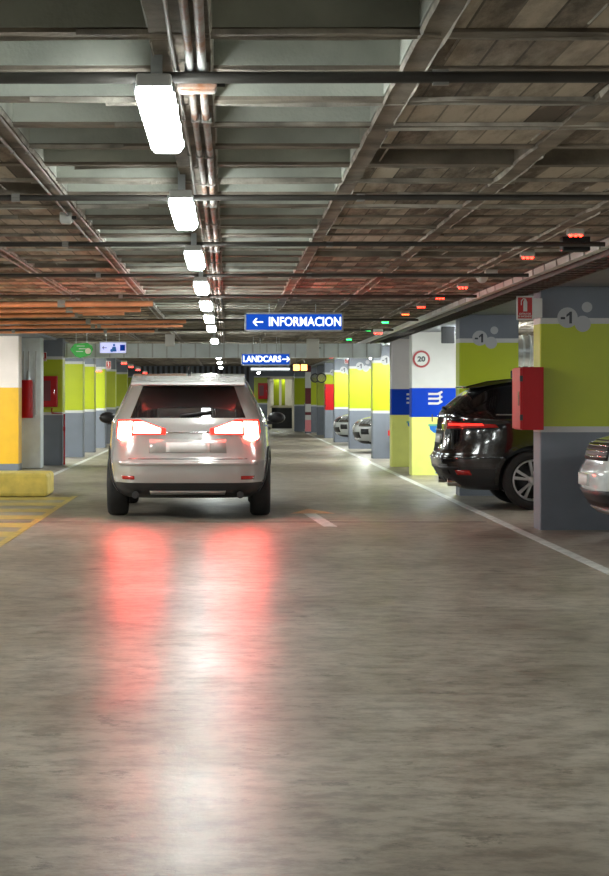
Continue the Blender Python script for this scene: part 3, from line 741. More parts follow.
o = text_mesh('lettering', 'INFORMACION', 0.165, 'signwhite', t, (PX(305, 26)-t.location.x, 0.003, (d-c)/2), 0.003, bold=0.002, sx=1.0)
w = o.dimensions.x; o.scale.x = PX(342, 26)/1 and (PX(341, 26)-PX(269, 26))/w
t, a, b, c, d = hang_sign('directory_sign', 241, 290.5, 353, 365.5, 40, 'smaller backlit blue sign with white capitals and a right arrow, beyond the duct', 'signblue')
arrow(t, PX(286, 40), (c+d)/2, 0.12, 40.01, -1)
o = text_mesh('lettering', 'LANDCARS', 0.17, 'signwhite', t, (PX(262, 40)-t.location.x, 0.003, (d-c)/2), 0.003, bold=0.004)
o.scale.x = (PX(281, 40)-PX(243, 40))/o.dimensions.x
t, a, b, c, d = hang_sign('light_strip', 250, 290.5, 367, 371, 40.3, 'narrow glowing white strip hanging under the smaller blue sign', 'signwhite', 'ceiling lamp')
t, a, b, c, d = hang_sign('direction_sign', 99, 127, 341.5, 354, 37, 'small lilac backlit sign with a left arrow and a blue symbol', 'signlilac')
arrow(t, PX(104.5, 37), (c+d)/2, 0.07, 37.01, 1, 'ink')
mb = MB(); cx, cz = PX(114, 37), (c+d)/2
mb.prism_xz(disc_pts(cx, cz+0.05, 0.022, 12), 37.004, 37.01); mb.prism_xz([(cx-0.05, cz-0.07), (cx+0.05, cz-0.07), (cx+0.03, cz+0.02), (cx-0.03, cz+0.02)], 37.004, 37.01)
mb.prism_xz(disc_pts(cx-0.04, cz-0.05, 0.03, 12), 37.002, 37.01)
mb.build('person_symbol', 'blue2', t)
MB().box(PX(120, 37), PX(125, 37), 37.004, 37.01, cz-0.055, cz+0.055).build('blue_symbol', 'blue', t)
# green hexagonal sign
Y = 37.0; gx, gz = PX(81.5, Y), PZ(350.5, Y)
t = thing('hexagonal_sign', (gx, Y, gz), 'green six-sided sign hanging left of the lilac sign', 'sign')
w, h = 0.215, 0.14
MB().prism_xz([(gx-w, gz+0.02), (gx-w*.55, gz-h*.75), (gx-w*.1, gz-h), (gx+w*.75, gz-h*.6), (gx+w, gz+0.02), (gx+w*.9, gz+h*.6), (gx+w*.5, gz+h), (gx-w*.6, gz+h*.9)], Y, Y+0.02).build('panel', 'signgreen', t)
mb = MB()
for k, (p, q) in enumerate(((-0.09, 0.06), (-0.05, 0.08), (-0.1, 0.03))): mb.box(gx+p, gx+q, Y-0.003, Y, gz+0.075-0.05*k, gz+0.09-0.05*k)
mb.build('lettering', 'white', t)
MB().prism_xz(disc_pts(gx+0.12, gz-0.01, 0.055, 16), Y-0.004, Y).build('round_symbol', 'cream', t)
mb = MB(); mb.tube([(gx-0.1, Y+0.01, gz+h*.9), (gx-0.1, Y+0.01, HR+0.02)], 0.006, 6); mb.tube([(gx+0.1, Y+0.01, gz+h*.9), (gx+0.1, Y+0.01, HR+0.02)], 0.006, 6); mb.parts('hanger', 'galv', t, 3)
# amber signal lamps
for px, lb in ((296.5, 'left of the two square amber signal lamps beyond the blue signs'), (304, 'right of the two square amber signal lamps beyond the blue signs')):
    Y = 52; x, z = PX(px, Y), PZ(367.5, Y)
    t = thing('signal_lamp', (x, Y, z), lb, 'signal lamp', 'amber signal lamps')
    MB().box(x-0.1, x+0.1, Y+0.02, Y+0.12, z-0.1, z+0.1).build('housing', 'black', t)
    MB().box(x-0.08, x+0.08, Y, Y+0.02, z-0.08, z+0.08).build('lens', 'amberlamp', t, bevel=0.01)
    MB().tube([(x, Y+0.07, z+0.1), (x, Y+0.07, HR+0.02)], 0.012, 6).build('stem', 'darkpipe', t)
# round mirrors
for px, Y, lb in ((315, 72.8, 'left of the two round mirrors on the far right pillars'), (321.5, 67.2, 'right of the two round mirrors on the far right pillars')):
    x, z = PX(px, Y), PZ(378, Y)
    t = thing('convex_mirror', (x, Y, z), lb, 'mirror', 'round mirrors')
    MB().prism_xz(disc_pts(x, z, 0.17, 24), Y, Y+0.03).build('rim', 'black', t)
    MB().prism_xz(disc_pts(x, z, 0.13, 24), Y-0.01, Y).build('mirror_face', 'chrome', t)
    MB().tube([(x, Y+0.03, z), (x+0.12, Y+0.2, z), (3.30, Y+0.3, z)], 0.02, 6).build('bracket', 'black', t)
# small red plates low on the pillars (reflective)
for px, py, Y, lb in ((391, 433, 45.2, 'small red plate low on the pillar edge beside the blue-banded pillars'), (343, 421.5, 61.5, 'tiny red plate low on a far right pillar')):
    x = min(PX(px, Y), 3.5); z = PZ(py, Y)
    tag(MB().box(PX(px, Y)-0.07, PX(px, Y)+0.07, Y-0.03, Y+0.0, z-0.06, z+0.06).build('reflector_plate', 'red', org=(PX(px, Y), Y, z)), lb, 'reflector') if px > 350 else None
# white and maroon post
Y = 77.0
t = thing('signal_post', (PX(308, Y), Y, 0), 'tall post in white, maroon and pink blocks near the end of the right row', 'post')
mb = MB()
for y0, y1, mi in ((365, 372, 1), (372, 388, 0), (388, 404, 1), (404, 412, 0), (412, 415, 1), (415, 420, 0), (420, 431.5, 2)):
    mb.box(PX(305.3, Y), PX(311, Y), Y, Y+0.2, max(0, PZ(y1, Y)), PZ(y0, Y), mi)
mb.build('post', ['white', 'maroon', 'pink'], t)
MB().box(PX(305, Y), PX(311.4, Y), Y-0.02, Y+0.22, 0, 0.06).build('base', 'slate', t)
# far doorway: counter and green curtain strips, far pillar
Y = FW+1.2
t = thing('counter', (PX(281, Y), Y, 0), 'cream counter with dark front seen through the far doorway', 'counter')
MB().box(PX(270, Y), PX(296, Y), Y, Y+0.5, 0.92, 1.02).build('worktop', 'cream', t)
MB().box(PX(272, Y), PX(292, Y), Y+0.05, Y+0.45, 0, 0.92).build('base', 'trim', t)
for k, (a, b) in enumerate(((274, 279.5), (282, 285.5))):
    t = thing('curtain_panel', (PX(a, Y), FW+1.9, 1.1), 'tall green panel in the far doorway, %s of two' % ('left' if k == 0 else 'right'), 'panel')
    MB().box(PX(a, Y), PX(b, Y), FW+1.9, FW+1.96, 1.02, 2.25).build('panel', 'lime', t); MB().box(PX(a, Y)-0.02, PX(b, Y)+0.02, FW+1.88, FW+1.98, 2.25, 2.3).build('rail', 'white', t)
lime_pillar(81.5, 'lime and grey pillar right of the far doorway', x0=PX(294.5, 81.5), x1=PX(304.5, 81.5), emblem=False)
# roller shutter across the left end
Y = 76
t = thing('roller_shutter', (-1.5, Y, 0), 'dark grey ribbed shutter closing the aisle end behind the silver car', 'shutter')
MB().box(-3.3, PX(254, Y), Y+0.03, Y+0.2, 0, 2.58).build('backing', 'slate', t)
mb = MB()
for k in range(22): mb.box(-3.3+0.2*k, -3.2+0.2*k, Y, Y+0.04, 0.02, 2.57) if -3.2+0.2*k < PX(254, Y) else None
mb.parts('slat', 'trim', t)

# ------------------------------------------------------------------ cars
class Surf:
    """car skin: stack of rounded plan outlines. slices = (z, y_rear, y_front, half_width, exponent)"""
    def __init__(s, sl): s.sl = sl
    def par(s, z):
        sl = s.sl
        if z <= sl[0][0]: return sl[0]
        for a, b in zip(sl, sl[1:]):
            if z <= b[0]:
                t = (z-a[0])/(b[0]-a[0]); return tuple(a[i]+(b[i]-a[i])*t for i in range(5))
        return sl[-1]
    def pt(s, u, z, q=None):
        z_, yr, yf, hw, n = q or s.par(z)
        u = u % 4
        if u < 1: a, b = 1, -1+2*u
        elif u < 2: a, b = 1-2*(u-1), 1
        elif u < 3: a, b = -1, 1-2*(u-2)
        else: a, b = -1+2*(u-3), -1
        k = (abs(a)**n + abs(b)**n)**(-1/n)
        bow = 1 - 0.05*(b*b) if z_ < 1.1 else 1 - 0.03*b*b
        a2, b2 = a*k, b*k
        return Vector((hw*a2*bow, (yr+yf)/2 + (yf-yr)/2*b2 - 0.0, z_))
    def nrm(s, u, z):
        e = 0.012
        du = s.pt(u+e, z) - s.pt(u-e, z); dz = s.pt(u, z+0.02) - s.pt(u, z-0.02)
        n = du.cross(dz); 
        if n.length < 1e-9: return Vector((0, 0, 1))
        return n.normalized()

def smooth_slices(sl, sub=3):
    """Catmull-Rom refinement of the slice stack"""
    out = []
    for i in range(len(sl)-1):
        p0, p1, p2, p3 = sl[max(i-1, 0)], sl[i], sl[i+1], sl[min(i+2, len(sl)-1)]
        for k in range(sub):
            t = k/sub; row = []
            for j in range(5):
                if j == 0: row.append(p1[0]+(p2[0]-p1[0])*t); continue
                m1 = (p2[j]-p0[j])/max(1e-6, p2[0]-p0[0]); m2 = (p3[j]-p1[j])/max(1e-6, p3[0]-p1[0]); h = p2[0]-p1[0]
                d = (p2[j]-p1[j])/h
                if d*m1 <= 0: m1 = 0
                elif abs(m1) > 3*abs(d): m1 = 3*d
                if d*m2 <= 0: m2 = 0
                elif abs(m2) > 3*abs(d): m2 = 3*d
                row.append((2*t**3-3*t*t+1)*p1[j]+(t**3-2*t*t+t)*h*m1+(-2*t**3+3*t*t)*p2[j]+(t**3-t*t)*h*m2)
            out.append(tuple(row))
    out.append(sl[-1]); return out

def patch(S, name, mats, parent, u0, u1, zlo, zhi, off=0.006, nu=14, nz=5, label=None, depth=0.02):
    mb = MB(); top = []; bot = []
    for i in range(nu+1):
        t = i/nu; u = u0+(u1-u0)*t
        a = zlo(t) if callable(zlo) else zlo; b = zhi(t) if callable(zhi) else zhi
        for j in range(nz+1):
            z = a+(b-a)*j/nz; p = S.pt(u, z); n = S.nrm(u, z)
            top.append(p+n*off); bot.append(p-n*depth)
    W = nz+1; fs = [(i*W+j, (i+1)*W+j, (i+1)*W+j+1, i*W+j+1) for i in range(nu) for j in range(nz)]
    mb.add(top, fs, 0, True)
    T = len(top); B = top+bot; rim = []
    loop = [i*W for i in range(nu+1)] + [nu*W+j for j in range(1, W)] + [i*W+nz for i in range(nu-1, -1, -1)] + [j for j in range(nz-1, 0, -1)]
    for k in range(len(loop)): rim.append((loop[k], loop[(k+1) % len(loop)], T+loop[(k+1) % len(loop)], T+loop[k]))
    mb.add(B, rim, 0)
    o = mb.build(name, mats, parent, local=True, fix=False)
    bm = bmesh.new(); bm.from_mesh(o.data); bmesh.ops.remove_doubles(bm, verts=bm.verts, dist=1e-5); bmesh.ops.recalc_face_normals(bm, faces=bm.faces)
    bm.to_mesh(o.data); bm.free()
    if label: o['label'] = label
    return o

def make_wheel(parent, x, y, R, side, w=0.235, spokes=5):
    W = MB(); h = w/2; r = R*0.70
    prof = [(-h*0.8, r), (-h, r*1.06), (-h, R*0.90), (-h*0.82, R*0.975), (-h*0.5, R), (h*0.5, R), (h*0.82, R*0.975), (h, R*0.90), (h, r*1.06), (h*0.8, r)]
    W.lathe_x(prof, 48)
    for k in range(48):   # tread grooves read as blocks at the shoulder
        pass
    wo = W.build('tyre', 'rubber', parent, local=True); wo.location = (x, y, R)
    rm = MB()
    s = side
    rm.lathe_x([(s*h*0.85, r*1.0), (s*h*0.95, r*0.98), (s*h*0.9, r*0.92), (s*h*0.5, r*0.90), (-s*h*0.8, r*0.9), (-s*h*0.8, r)], 40)
    for k in range(spokes):
        for dlt in (-0.16, 0.16):
            a = 2*PI*k/spokes + 0.3; a1 = a+dlt*0.55; a2 = a+dlt*1.25
            for (ra, rb) in ((0.10*r, 0.94*r),):
                p0 = Vector((s*h*0.72, ra*math.cos(a1), ra*math.sin(a1))); p1 = Vector((s*h*0.82, rb*math.cos(a2), rb*math.sin(a2)))
                d = (p1-p0).normalized(); tq = Vector((1, 0, 0)).cross(d).normalized()
                w0, w1 = r*0.05, r*0.075; vs = []
                for p, ww in ((p0, w0), (p1, w1)):
                    for sx in (-0.03, 0.012):
                        for q in (-1, 1): vs.append(p + Vector((s*sx, 0, 0)) + tq*ww*q)
                rm.add(vs, [(0,1,3,2), (4,6,7,5), (0,4,5,1), (2,3,7,6), (0,2,6,4), (1,5,7,3)])
    rm.lathe_x([(s*h*0.55, 0.24*r), (s*h*0.85, 0.22*r), (s*h*0.92, 0.14*r), (s*h*0.94, 0.001)], 20)
    ro = rm.build('rim', 'alloy', wo, local=True)
    bd = MB(); bd.lathe_x([(s*h*0.05, 0.001), (s*h*0.05, r*0.72), (s*h*0.2, r*0.72), (s*h*0.2, 0.001)], 32); bd.lathe_x([(-s*h*0.3, 0.001), (-s*h*0.3, r*0.9)], 24)
    bd.build('brake_disc', 'alloydark', wo, local=True)

def make_car(name, label, cat, loc, rz, spec, group=None):
    t = thing(name, loc, label, cat, group, rz)
    S0 = spec['slices']; sl = smooth_slices(S0, 3); S = Surf(sl)
    per = 120; NU = per; rows_ = sl
    zb, zt = spec['belt'], spec['glass_top']; cl = spec['clad']
    vs = []; fs = []; mi = []
    for q in rows_:
        for i in range(NU): vs.append(S.pt(4*i/NU, q[0], q))
    def region(u, z, y):
        if z < cl: return 1
        if zb < z < zt:
            u = u % 4
            if 3+spec['rw'] < u < 4-spec['rw']: return 2
            if 1+0.06 < u < 2-0.06: return 3
            for k, (a, b) in enumerate(spec['sidewin']):
                if a < u < b or (3-b) < u < (3-a): return 4
        return 0
    for r in range(len(rows_)-1):
        for i in range(NU):
            i2 = (i+1) % NU; fs.append((r*NU+i, r*NU+i2, (r+1)*NU+i2, (r+1)*NU+i))
            zc = (rows_[r][0]+rows_[r+1][0])/2; mi.append(region(4*(i+0.5)/NU, zc, 0))
    fs.append(tuple(range(NU))[::-1]); mi.append(1)
    top = (len(rows_)-1)*NU; fs.append(tuple(top+i for i in range(NU))); mi.append(0)
    me = bpy.data.meshes.new('tmp'); me.from_pydata([tuple(v) for v in vs], [], fs)
    for k in range(6): me.materials.append(M['trim'])
    for i, p in enumerate(me.polygons): p.material_index = mi[i]; p.use_smooth = True
    o = bpy.data.objects.new('tmp', me); COL.objects.link(o)
    R = spec['R']; cut = MB(); hw = max(q[3] for q in S0)
    for yc in (spec['yr'], spec['yf']):
        for s in (-1, 1):
            n = 40; x0, x1 = s*(hw-0.32), s*(hw+0.3); ra = R+spec.get('gap', 0.055)
            vs2 = [(x, yc+ra*math.cos(2*PI*k/n), R+0.01+ra*math.sin(2*PI*k/n)) for x in (x0, x1) for k in range(n)]
            cut.add(vs2, [tuple(range(n)), tuple(range(n, 2*n))[::-1]] + [(k, k+n, (k+1) % n+n, (k+1) % n) for k in range(n)])
    co_ = cut.build('cut', 'black'); co_.data.materials.clear()
    for k in range(5): co_.data.materials.append(M['black'])
    for p in co_.data.polygons: p.material_index = 4
    co_.data.materials.append(M['black'])
    for p in co_.data.polygons: p.material_index = 5
    bo = o.modifiers.new('b', 'BOOLEAN'); bo.operation = 'DIFFERENCE'; bo.object = co_; bo.solver = 'EXACT'; bo.material_mode = 'INDEX'
    dg = bpy.context.evaluated_depsgraph_get(); res = bpy.data.meshes.new_from_object(o.evaluated_get(dg))
    bpy.data.objects.remove(o); bpy.data.objects.remove(co_)
    names = {0: ('body', spec['paint']), 1: ('lower_cladding', spec.get('cladmat', 'trim')), 2: ('rear_window', 'glass'), 3: ('windscreen', 'glass'), 4: ('side_windows', 'glass'), 5: ('wheel_arch', 'black')}
    for k, (nm, m_) in names.items():
        fi = [p for p in res.polygons if p.material_index == k]
        if not fi: continue
        groups = [fi]
        if k == 5: groups = [[p for p in fi if (p.center.x > 0) == a and (p.center.y > 0) == b] for a in (True, False) for b in (True, False)]
        if k == 4:
            groups = [[p for p in fi if p.center.x > 0], [p for p in fi if p.center.x < 0]]
        for g in groups:
            if not g: continue
            mp = {}; V = []; Fc = []
            for p in g:
                f = []
                for vi in p.vertices:
                    if vi not in mp: mp[vi] = len(V); V.append(res.vertices[vi].co.copy())
                    f.append(mp[vi])
                Fc.append(f)
            m2 = bpy.data.meshes.new(nm); m2.from_pydata(V, [], Fc); m2.materials.append(M[m_])
            for p in m2.polygons: p.use_smooth = (k != 5) 
            ob = bpy.data.objects.new(nm, m2); COL.objects.link(ob); ob.parent = t
            if k in (0, 1):
                es = ob.modifiers.new('es', 'EDGE_SPLIT'); es.split_angle = math.radians(40)
    bpy.data.meshes.remove(res)
    for y in (spec['yr'], spec['yf']):
        for s in (-1, 1): make_wheel(t, s*(hw-0.135), y, R, s, spokes=spec.get('spokes', 5))
    # arch trims
    for y in (spec['yr'], spec['yf']):
        for s in (-1, 1):
            mb = MB(); ra = R+spec.get('gap', 0.055); n = 22; vs3 = []
            a0 = math.radians(spec.get('arch0', -8))
            for k in range(n+1):
                a = a0 + (PI-2*a0)*k/n
                for rr in (ra-0.004, ra+0.05):
                    yy = y+rr*math.cos(a); zz = R+0.01+rr*math.sin(a); zz2 = max(zz, sl[0][0])
                    q = S.par(zz2); b2 = (yy-(q[1]+q[2])/2)/((q[2]-q[1])/2); b2 = max(-0.97, min(0.97, b2))
                    x = q[3]*(1-abs(b2)**q[4])**(1/q[4])*(1-0.05*b2*b2)
                    vs3.append((s*(x+0.012), yy, zz2)); vs3.append((s*(x-0.05), yy, zz2))
            fs3 = []
            for k in range(n):
                o0 = k*4; o1 = o0+4
                for (p, q2) in ((0, 2), (2, 3), (1, 0)): fs3.append((o0+p, o1+p, o1+q2, o0+q2))
            mb.add(vs3, fs3, 0, False); mb.build('arch_trim', spec.get('archmat', 'trim'), t, local=True)
    # door mirrors
    for s in (-1, 1):
        my = spec['mirror'][0]; mz = spec['mirror'][1]; q = S.par(mz); mx = q[3]
        mb = MB(); cx = s*(mx+0.13); n = 14
        rings = [(-0.11, 0.06), (-0.085, 0.095), (0, 0.11), (0.06, 0.09), (0.1, 0.04)]
        vs4 = [(cx+0.11*1.05*(r_/0.11)*math.cos(2*PI*k/n), my+dy*0.9, mz+0.075+0.075*(r_/0.11)*math.sin(2*PI*k/n)) for dy, r_ in rings for k in range(n)]
        fs4 = [(i*n+k, i*n+(k+1) % n, (i+1)*n+(k+1) % n, (i+1)*n+k) for i in range(len(rings)-1) for k in range(n)]
        fs4 += [tuple(range(n)), tuple(range((len(rings)-1)*n, len(rings)*n))]
        mb.add(vs4, fs4, 0, True); mo = mb.build('door_mirror', spec.get('mirrormat', spec['paint']), t, local=True)
        MB().box(min(s*(mx-0.03), cx), max(s*(mx-0.03), cx), my-0.02, my+0.03, mz-0.01, mz+0.035).build('mirror_arm', 'trim', mo, local=True)
    # door seams + handles
    for s0 in (0, 1):
        def U(u): return u if s0 == 0 else 3-u
        for uu in spec['seams']:
            a, b = sorted((U(uu), U(uu)+0.006)); patch(S, 'door_seam', 'black', t, a, b, cl+0.06, zb-0.01, 0.0015, 1, 10)
        for uu in spec['handles']:
            a, b = sorted((U(uu), U(uu+0.085))); patch(S, 'door_handle', spec['paint'], t, a, b, zb-0.15, zb-0.125, 0.025, 4, 2)
    if spec.get('rails'):
        for s in (-1, 1):
            q = S.par(spec['rails']); MB().tube([(s*q[3]*0.92, -1.3, q[0]-0.02), (s*q[3]*0.92, -1.2, q[0]+0.05), (s*q[3]*0.92, 0.0, q[0]+0.05), (s*q[3]*0.92, 0.1, q[0]-0.02)], 0.018, 8).build('roof_rail', 'trim', t, local=True)
    return t, S

def fin(t, y, z): 
    MB().prism_yz([(y-0.09, z-0.03), (y+0.1, z-0.03), (y+0.08, z), (y-0.06, z+0.07), (y-0.09, z+0.07)], -0.02, 0.02).build('roof_antenna', 'p_black', t, local=True, bevel=0.008)

# ---- black SUV
spF = dict(slices=[(0.24, -2.02, 2.05, 0.84, 5), (0.30, -2.17, 2.22, 0.90, 5), (0.42, -2.29, 2.31, 0.945, 5.2), (0.56, -2.355, 2.36, 0.962, 5.2), (0.64, -2.365, 2.365, 0.968, 5.2), (0.70, -2.33, 2.36, 0.968, 5.2),
              (0.86, -2.30, 2.34, 0.962, 5.0), (0.98, -2.285, 2.28, 0.955, 5.0), (1.05, -2.28, 1.95, 0.945, 5), (1.11, -2.27, 1.30, 0.93, 5), (1.18, -2.255, 1.00, 0.905, 5.0), (1.25, -2.21, 0.85, 0.875, 5),
              (1.35, -2.10, 0.66, 0.82, 5), (1.46, -1.96, 0.42, 0.755, 5), (1.53, -1.82, 0.22, 0.70, 5), (1.59, -1.55, -0.02, 0.62, 4.5), (1.64, -1.22, -0.25, 0.50, 4), (1.655, -0.98, -0.5, 0.28, 3)],
           belt=1.19, glass_top=1.53, clad=0.52, rw=0.10, sidewin=[(0.17, 0.41), (0.425, 0.66)], R=0.37, yr=-1.22, yf=1.62, paint='p_black', archmat='p_black',
           mirror=(0.62, 1.12), seams=[0.36, 0.50, 0.70], handles=[0.38, 0.53], spokes=5)
tF, S = make_car('suv', 'glossy black SUV parked nose-in behind the red hose cabinet, tail towards the aisle', 'car', (2.63+2.365, 25.65, 0), -PI/2, spF)
for s in (0, 1):
    def U(u): return u if s == 0 else 3-u
    a, b = (3.80, 4.13) if s == 0 else (3-0.13, 3.20)
    def lo(tt, s=s): q = tt if s == 0 else 1-tt; return 1.00+0.02*q
    def hi(tt, s=s): q = tt if s == 0 else 1-tt; return 1.115-0.055*q
    tl = patch(S, 'tail_light', 'redlens', t=None, **{}) if False else patch(S, 'tail_light', 'redlens', tF, a, b, lo, hi, 0.010, 24, 4)
    a2, b2 = (3.84, 4.08) if s == 0 else (3-0.08, 3.16)
    patch(S, 'lamp_element', 'redlens_lit', tl, a2, b2, 1.045, 1.07, 0.014, 16, 1)
    a3, b3 = (3.93, 4.02) if s == 0 else (3-0.02, 3.07)
    patch(S, 'rear_reflector', 'redlens', tF, a3, b3, 0.43, 0.49, 0.006, 8, 2)
    patch(S, 'bumper_vent', 'black', tF, *( (3.74, 3.88) if s == 0 else (3.12, 3.26)), 0.44, 0.56, 0.003, 6, 2)
patch(S, 'plate_recess', 'trim', tF, 3.28, 3.72, 0.80, 0.97, 0.003, 10, 2)
patch(S, 'number_plate', 'plate', tF, 3.37, 3.63, 0.82, 0.93, 0.012, 8, 2)
patch(S, 'tailgate_bar', 'chrome', tF, 3.27, 3.73, 0.975, 0.99, 0.012, 10, 1)
patch(S, 'diffuser', 'alloydark', tF, 3.3, 3.7, 0.27, 0.40, 0.006, 8, 2)
patch(S, 'bumper_crease', 'p_black', tF, 3.06, 3.94, 0.62, 0.64, 0.012, 24, 1)
patch(S, 'bumper_sill_strip', 'trim', tF, 3.04, 3.96, 0.50, 0.53, 0.010, 24, 1)
mb = MB(); mb.prism_yz([(-2.02, 1.505), (-2.01, 1.535), (-1.75, 1.60), (-1.40, 1.635), (-1.45, 1.58), (-1.85, 1.515)], -0.60, 0.60); mb.build('spoiler', 'p_black', tF, local=True, bevel=0.012)
patch(S, 'rear_wiper', 'black', tF, 3.40, 3.5, 1.24, 1.26, 0.03, 5, 1)
fin(tF, -1.28, 1.67)
for s in (-1, 1):
    MB().tube([(s*0.55, -2.24, 0.33), (s*0.55, -2.05, 0.33)], 0.05, 16).build('exhaust_tip', 'chrome', tF, local=True)
for s0 in (0, 1):
    a, b = (0.17, 0.66) if s0 == 0 else (3-0.66, 3-0.17)
    patch(S, 'window_trim', 'chrome', tF, a, b, 1.172, 1.188, 0.006, 24, 1)

# ---- silver car in the aisle
spM = dict(slices=[(0.24, -1.98, 1.95, 0.84, 5), (0.30, -2.12, 2.10, 0.905, 5), (0.42, -2.20, 2.2, 0.95, 5.5), (0.55, -2.235, 2.235, 0.968, 5.5), (0.66, -2.235, 2.24, 0.975, 5.5), (0.72, -2.19, 2.24, 0.975, 5.5),
              (0.85, -2.155, 2.22, 0.97, 5.2), (0.98, -2.13, 2.12, 0.96, 5.2), (1.05, -2.11, 1.6, 0.95, 5.2), (1.10, -2.09, 1.15, 0.935, 5), (1.16, -2.05, 0.95, 0.905, 5), (1.25, -1.98, 0.8, 0.86, 5),
              (1.38, -1.87, 0.5, 0.795, 5), (1.50, -1.76, 0.25, 0.735, 5), (1.57, -1.66, 0.1, 0.70, 5), (1.63, -1.5, -0.15, 0.63, 4.5), (1.665, -1.3, -0.4, 0.5, 4), (1.685, -1.0, -0.6, 0.3, 3)],
           belt=1.15, glass_top=1.52, clad=0.43, rw=0.11, sidewin=[(0.16, 0.40), (0.42, 0.66)], R=0.355, yr=-1.28, yf=1.42, paint='p_silver',
           mirror=(0.62, 1.06), mirrormat='black', seams=[0.34, 0.50, 0.70], handles=[0.38, 0.53], spokes=5)
tM, S = make_car('hatchback', 'silver crossover hatchback driving away in the middle of the aisle, tail lamps lit', 'car', (-0.46, 22.75+2.235, 0), 0, spM)
for s in (0, 1):
    # wide claw-shaped lamps reaching onto the wing
    a, b = (3.64, 4.03) if s == 0 else (2.97, 3.36)
    def q_(tt, s=s): return tt if s == 0 else 1-tt
    def lo(tt, s=s): q = q_(tt); return 0.97 - (0.09*max(0, q-0.5)/0.5 if q < 0.88 else 0.09-0.12*(q-0.88)/0.12)
    def hi(tt, s=s): q = q_(tt); return 1.035 + 0.10*min(1, q/0.45)
    tl = patch(S, 'tail_light', 'redlens_lit', tM, a, b, lo, hi, 0.012, 30, 4)
    a2, b2 = (3.67, 3.85) if s == 0 else (3.15, 3.33)
    patch(S, 'lamp_element', 'tail_hot', tl, a2, b2, lambda tt, s=s: 0.985, lambda tt, s=s: 1.035+0.07*min(1, q_(tt, s)*1.6), 0.018, 16, 2)
    a3, b3 = (3.865, 4.0) if s == 0 else (3.0, 3.135)
    patch(S, 'lamp_element', 'tail_hot', tl, a3, b3, lambda tt, s=s: 0.93-0.03*math.sin(PI*tt), 1.115, 0.018, 12, 2)
    patch(S, 'rear_reflector', 'redlens', tM, *((3.84, 3.95) if s == 0 else (3.05, 3.16)), 0.46, 0.50, 0.006, 8, 2)
patch(S, 'tailgate_strip', 'chrome', tM, 3.36, 3.64, 0.985, 1.0, 0.010, 10, 1)
patch(S, 'plate_recess', 'p_silver', tM, 3.26, 3.74, 0.76, 0.92, 0.002, 10, 2)
patch(S, 'number_plate', 'plate', tM, 3.365, 3.635, 0.77, 0.88, 0.010, 8, 2)
patch(S, 'tailgate_seam', 'black', tM, 3.12, 3.88, 0.69, 0.698, 0.003, 20, 1)
patch(S, 'bumper_crease', 'p_silver', tM, 3.03, 3.97, 0.62, 0.66, 0.014, 26, 1)
patch(S, 'rear_diffuser', 'alloy', tM, 3.25, 3.75, 0.29, 0.33, 0.010, 12, 1)
mb = MB(); mb.prism_yz([(-2.02, 1.535), (-2.00, 1.565), (-1.65, 1.645), (-1.3, 1.675), (-1.5, 1.60), (-1.72, 1.545)], -0.66, 0.66); mb.build('spoiler', 'p_silver', tM, local=True, bevel=0.015)
patch(S, 'rear_wiper', 'black', tM, 3.45, 3.66, lambda tt: 1.17+0.04*tt, lambda tt: 1.185+0.045*tt, 0.025, 8, 1)
fin(tM, -1.15, 1.69)
for s in (-1, 1): MB().tube([(s*0.6, -2.12, 0.28), (s*0.6, -1.9, 0.28)], 0.04, 14).build('exhaust_tip', 'alloydark', tM, local=True)

# ---- white SUV at the right edge (front towards the aisle)
spD = dict(slices=[(0.27, -2.0, 1.93, 0.78, 4), (0.33, -2.1, 2.03, 0.84, 4), (0.44, -2.15, 2.11, 0.885, 4), (0.56, -2.17, 2.165, 0.90, 4), (0.68, -2.17, 2.165, 0.90, 4), (0.78, -2.14, 2.11, 0.90, 4),
              (0.92, -2.12, 2.07, 0.895, 4), (0.99, -2.1, 1.98, 0.885, 4.2), (1.04, -2.1, 1.75, 0.88, 4.5), (1.08, -2.1, 1.35, 0.87, 5), (1.14, -2.08, 1.02, 0.85, 5), (1.2, -2.04, 0.92, 0.83, 5),
              (1.38, -1.95, 0.65, 0.76, 5), (1.52, -1.85, 0.4, 0.70, 5), (1.59, -1.76, 0.2, 0.66, 5), (1.63, -1.6, -0.05, 0.6, 4.5), (1.655, -1.3, -0.4, 0.45, 4), (1.665, -1.0, -0.6, 0.25, 3)],
           belt=1.17, glass_top=1.55, clad=0.46, rw=0.1, sidewin=[(0.16, 0.40), (0.42, 0.66)], R=0.345, yr=-1.3, yf=1.35, paint='p_white',
           mirror=(0.72, 1.08), seams=[0.36, 0.50, 0.70], handles=[0.38, 0.53], spokes=6)
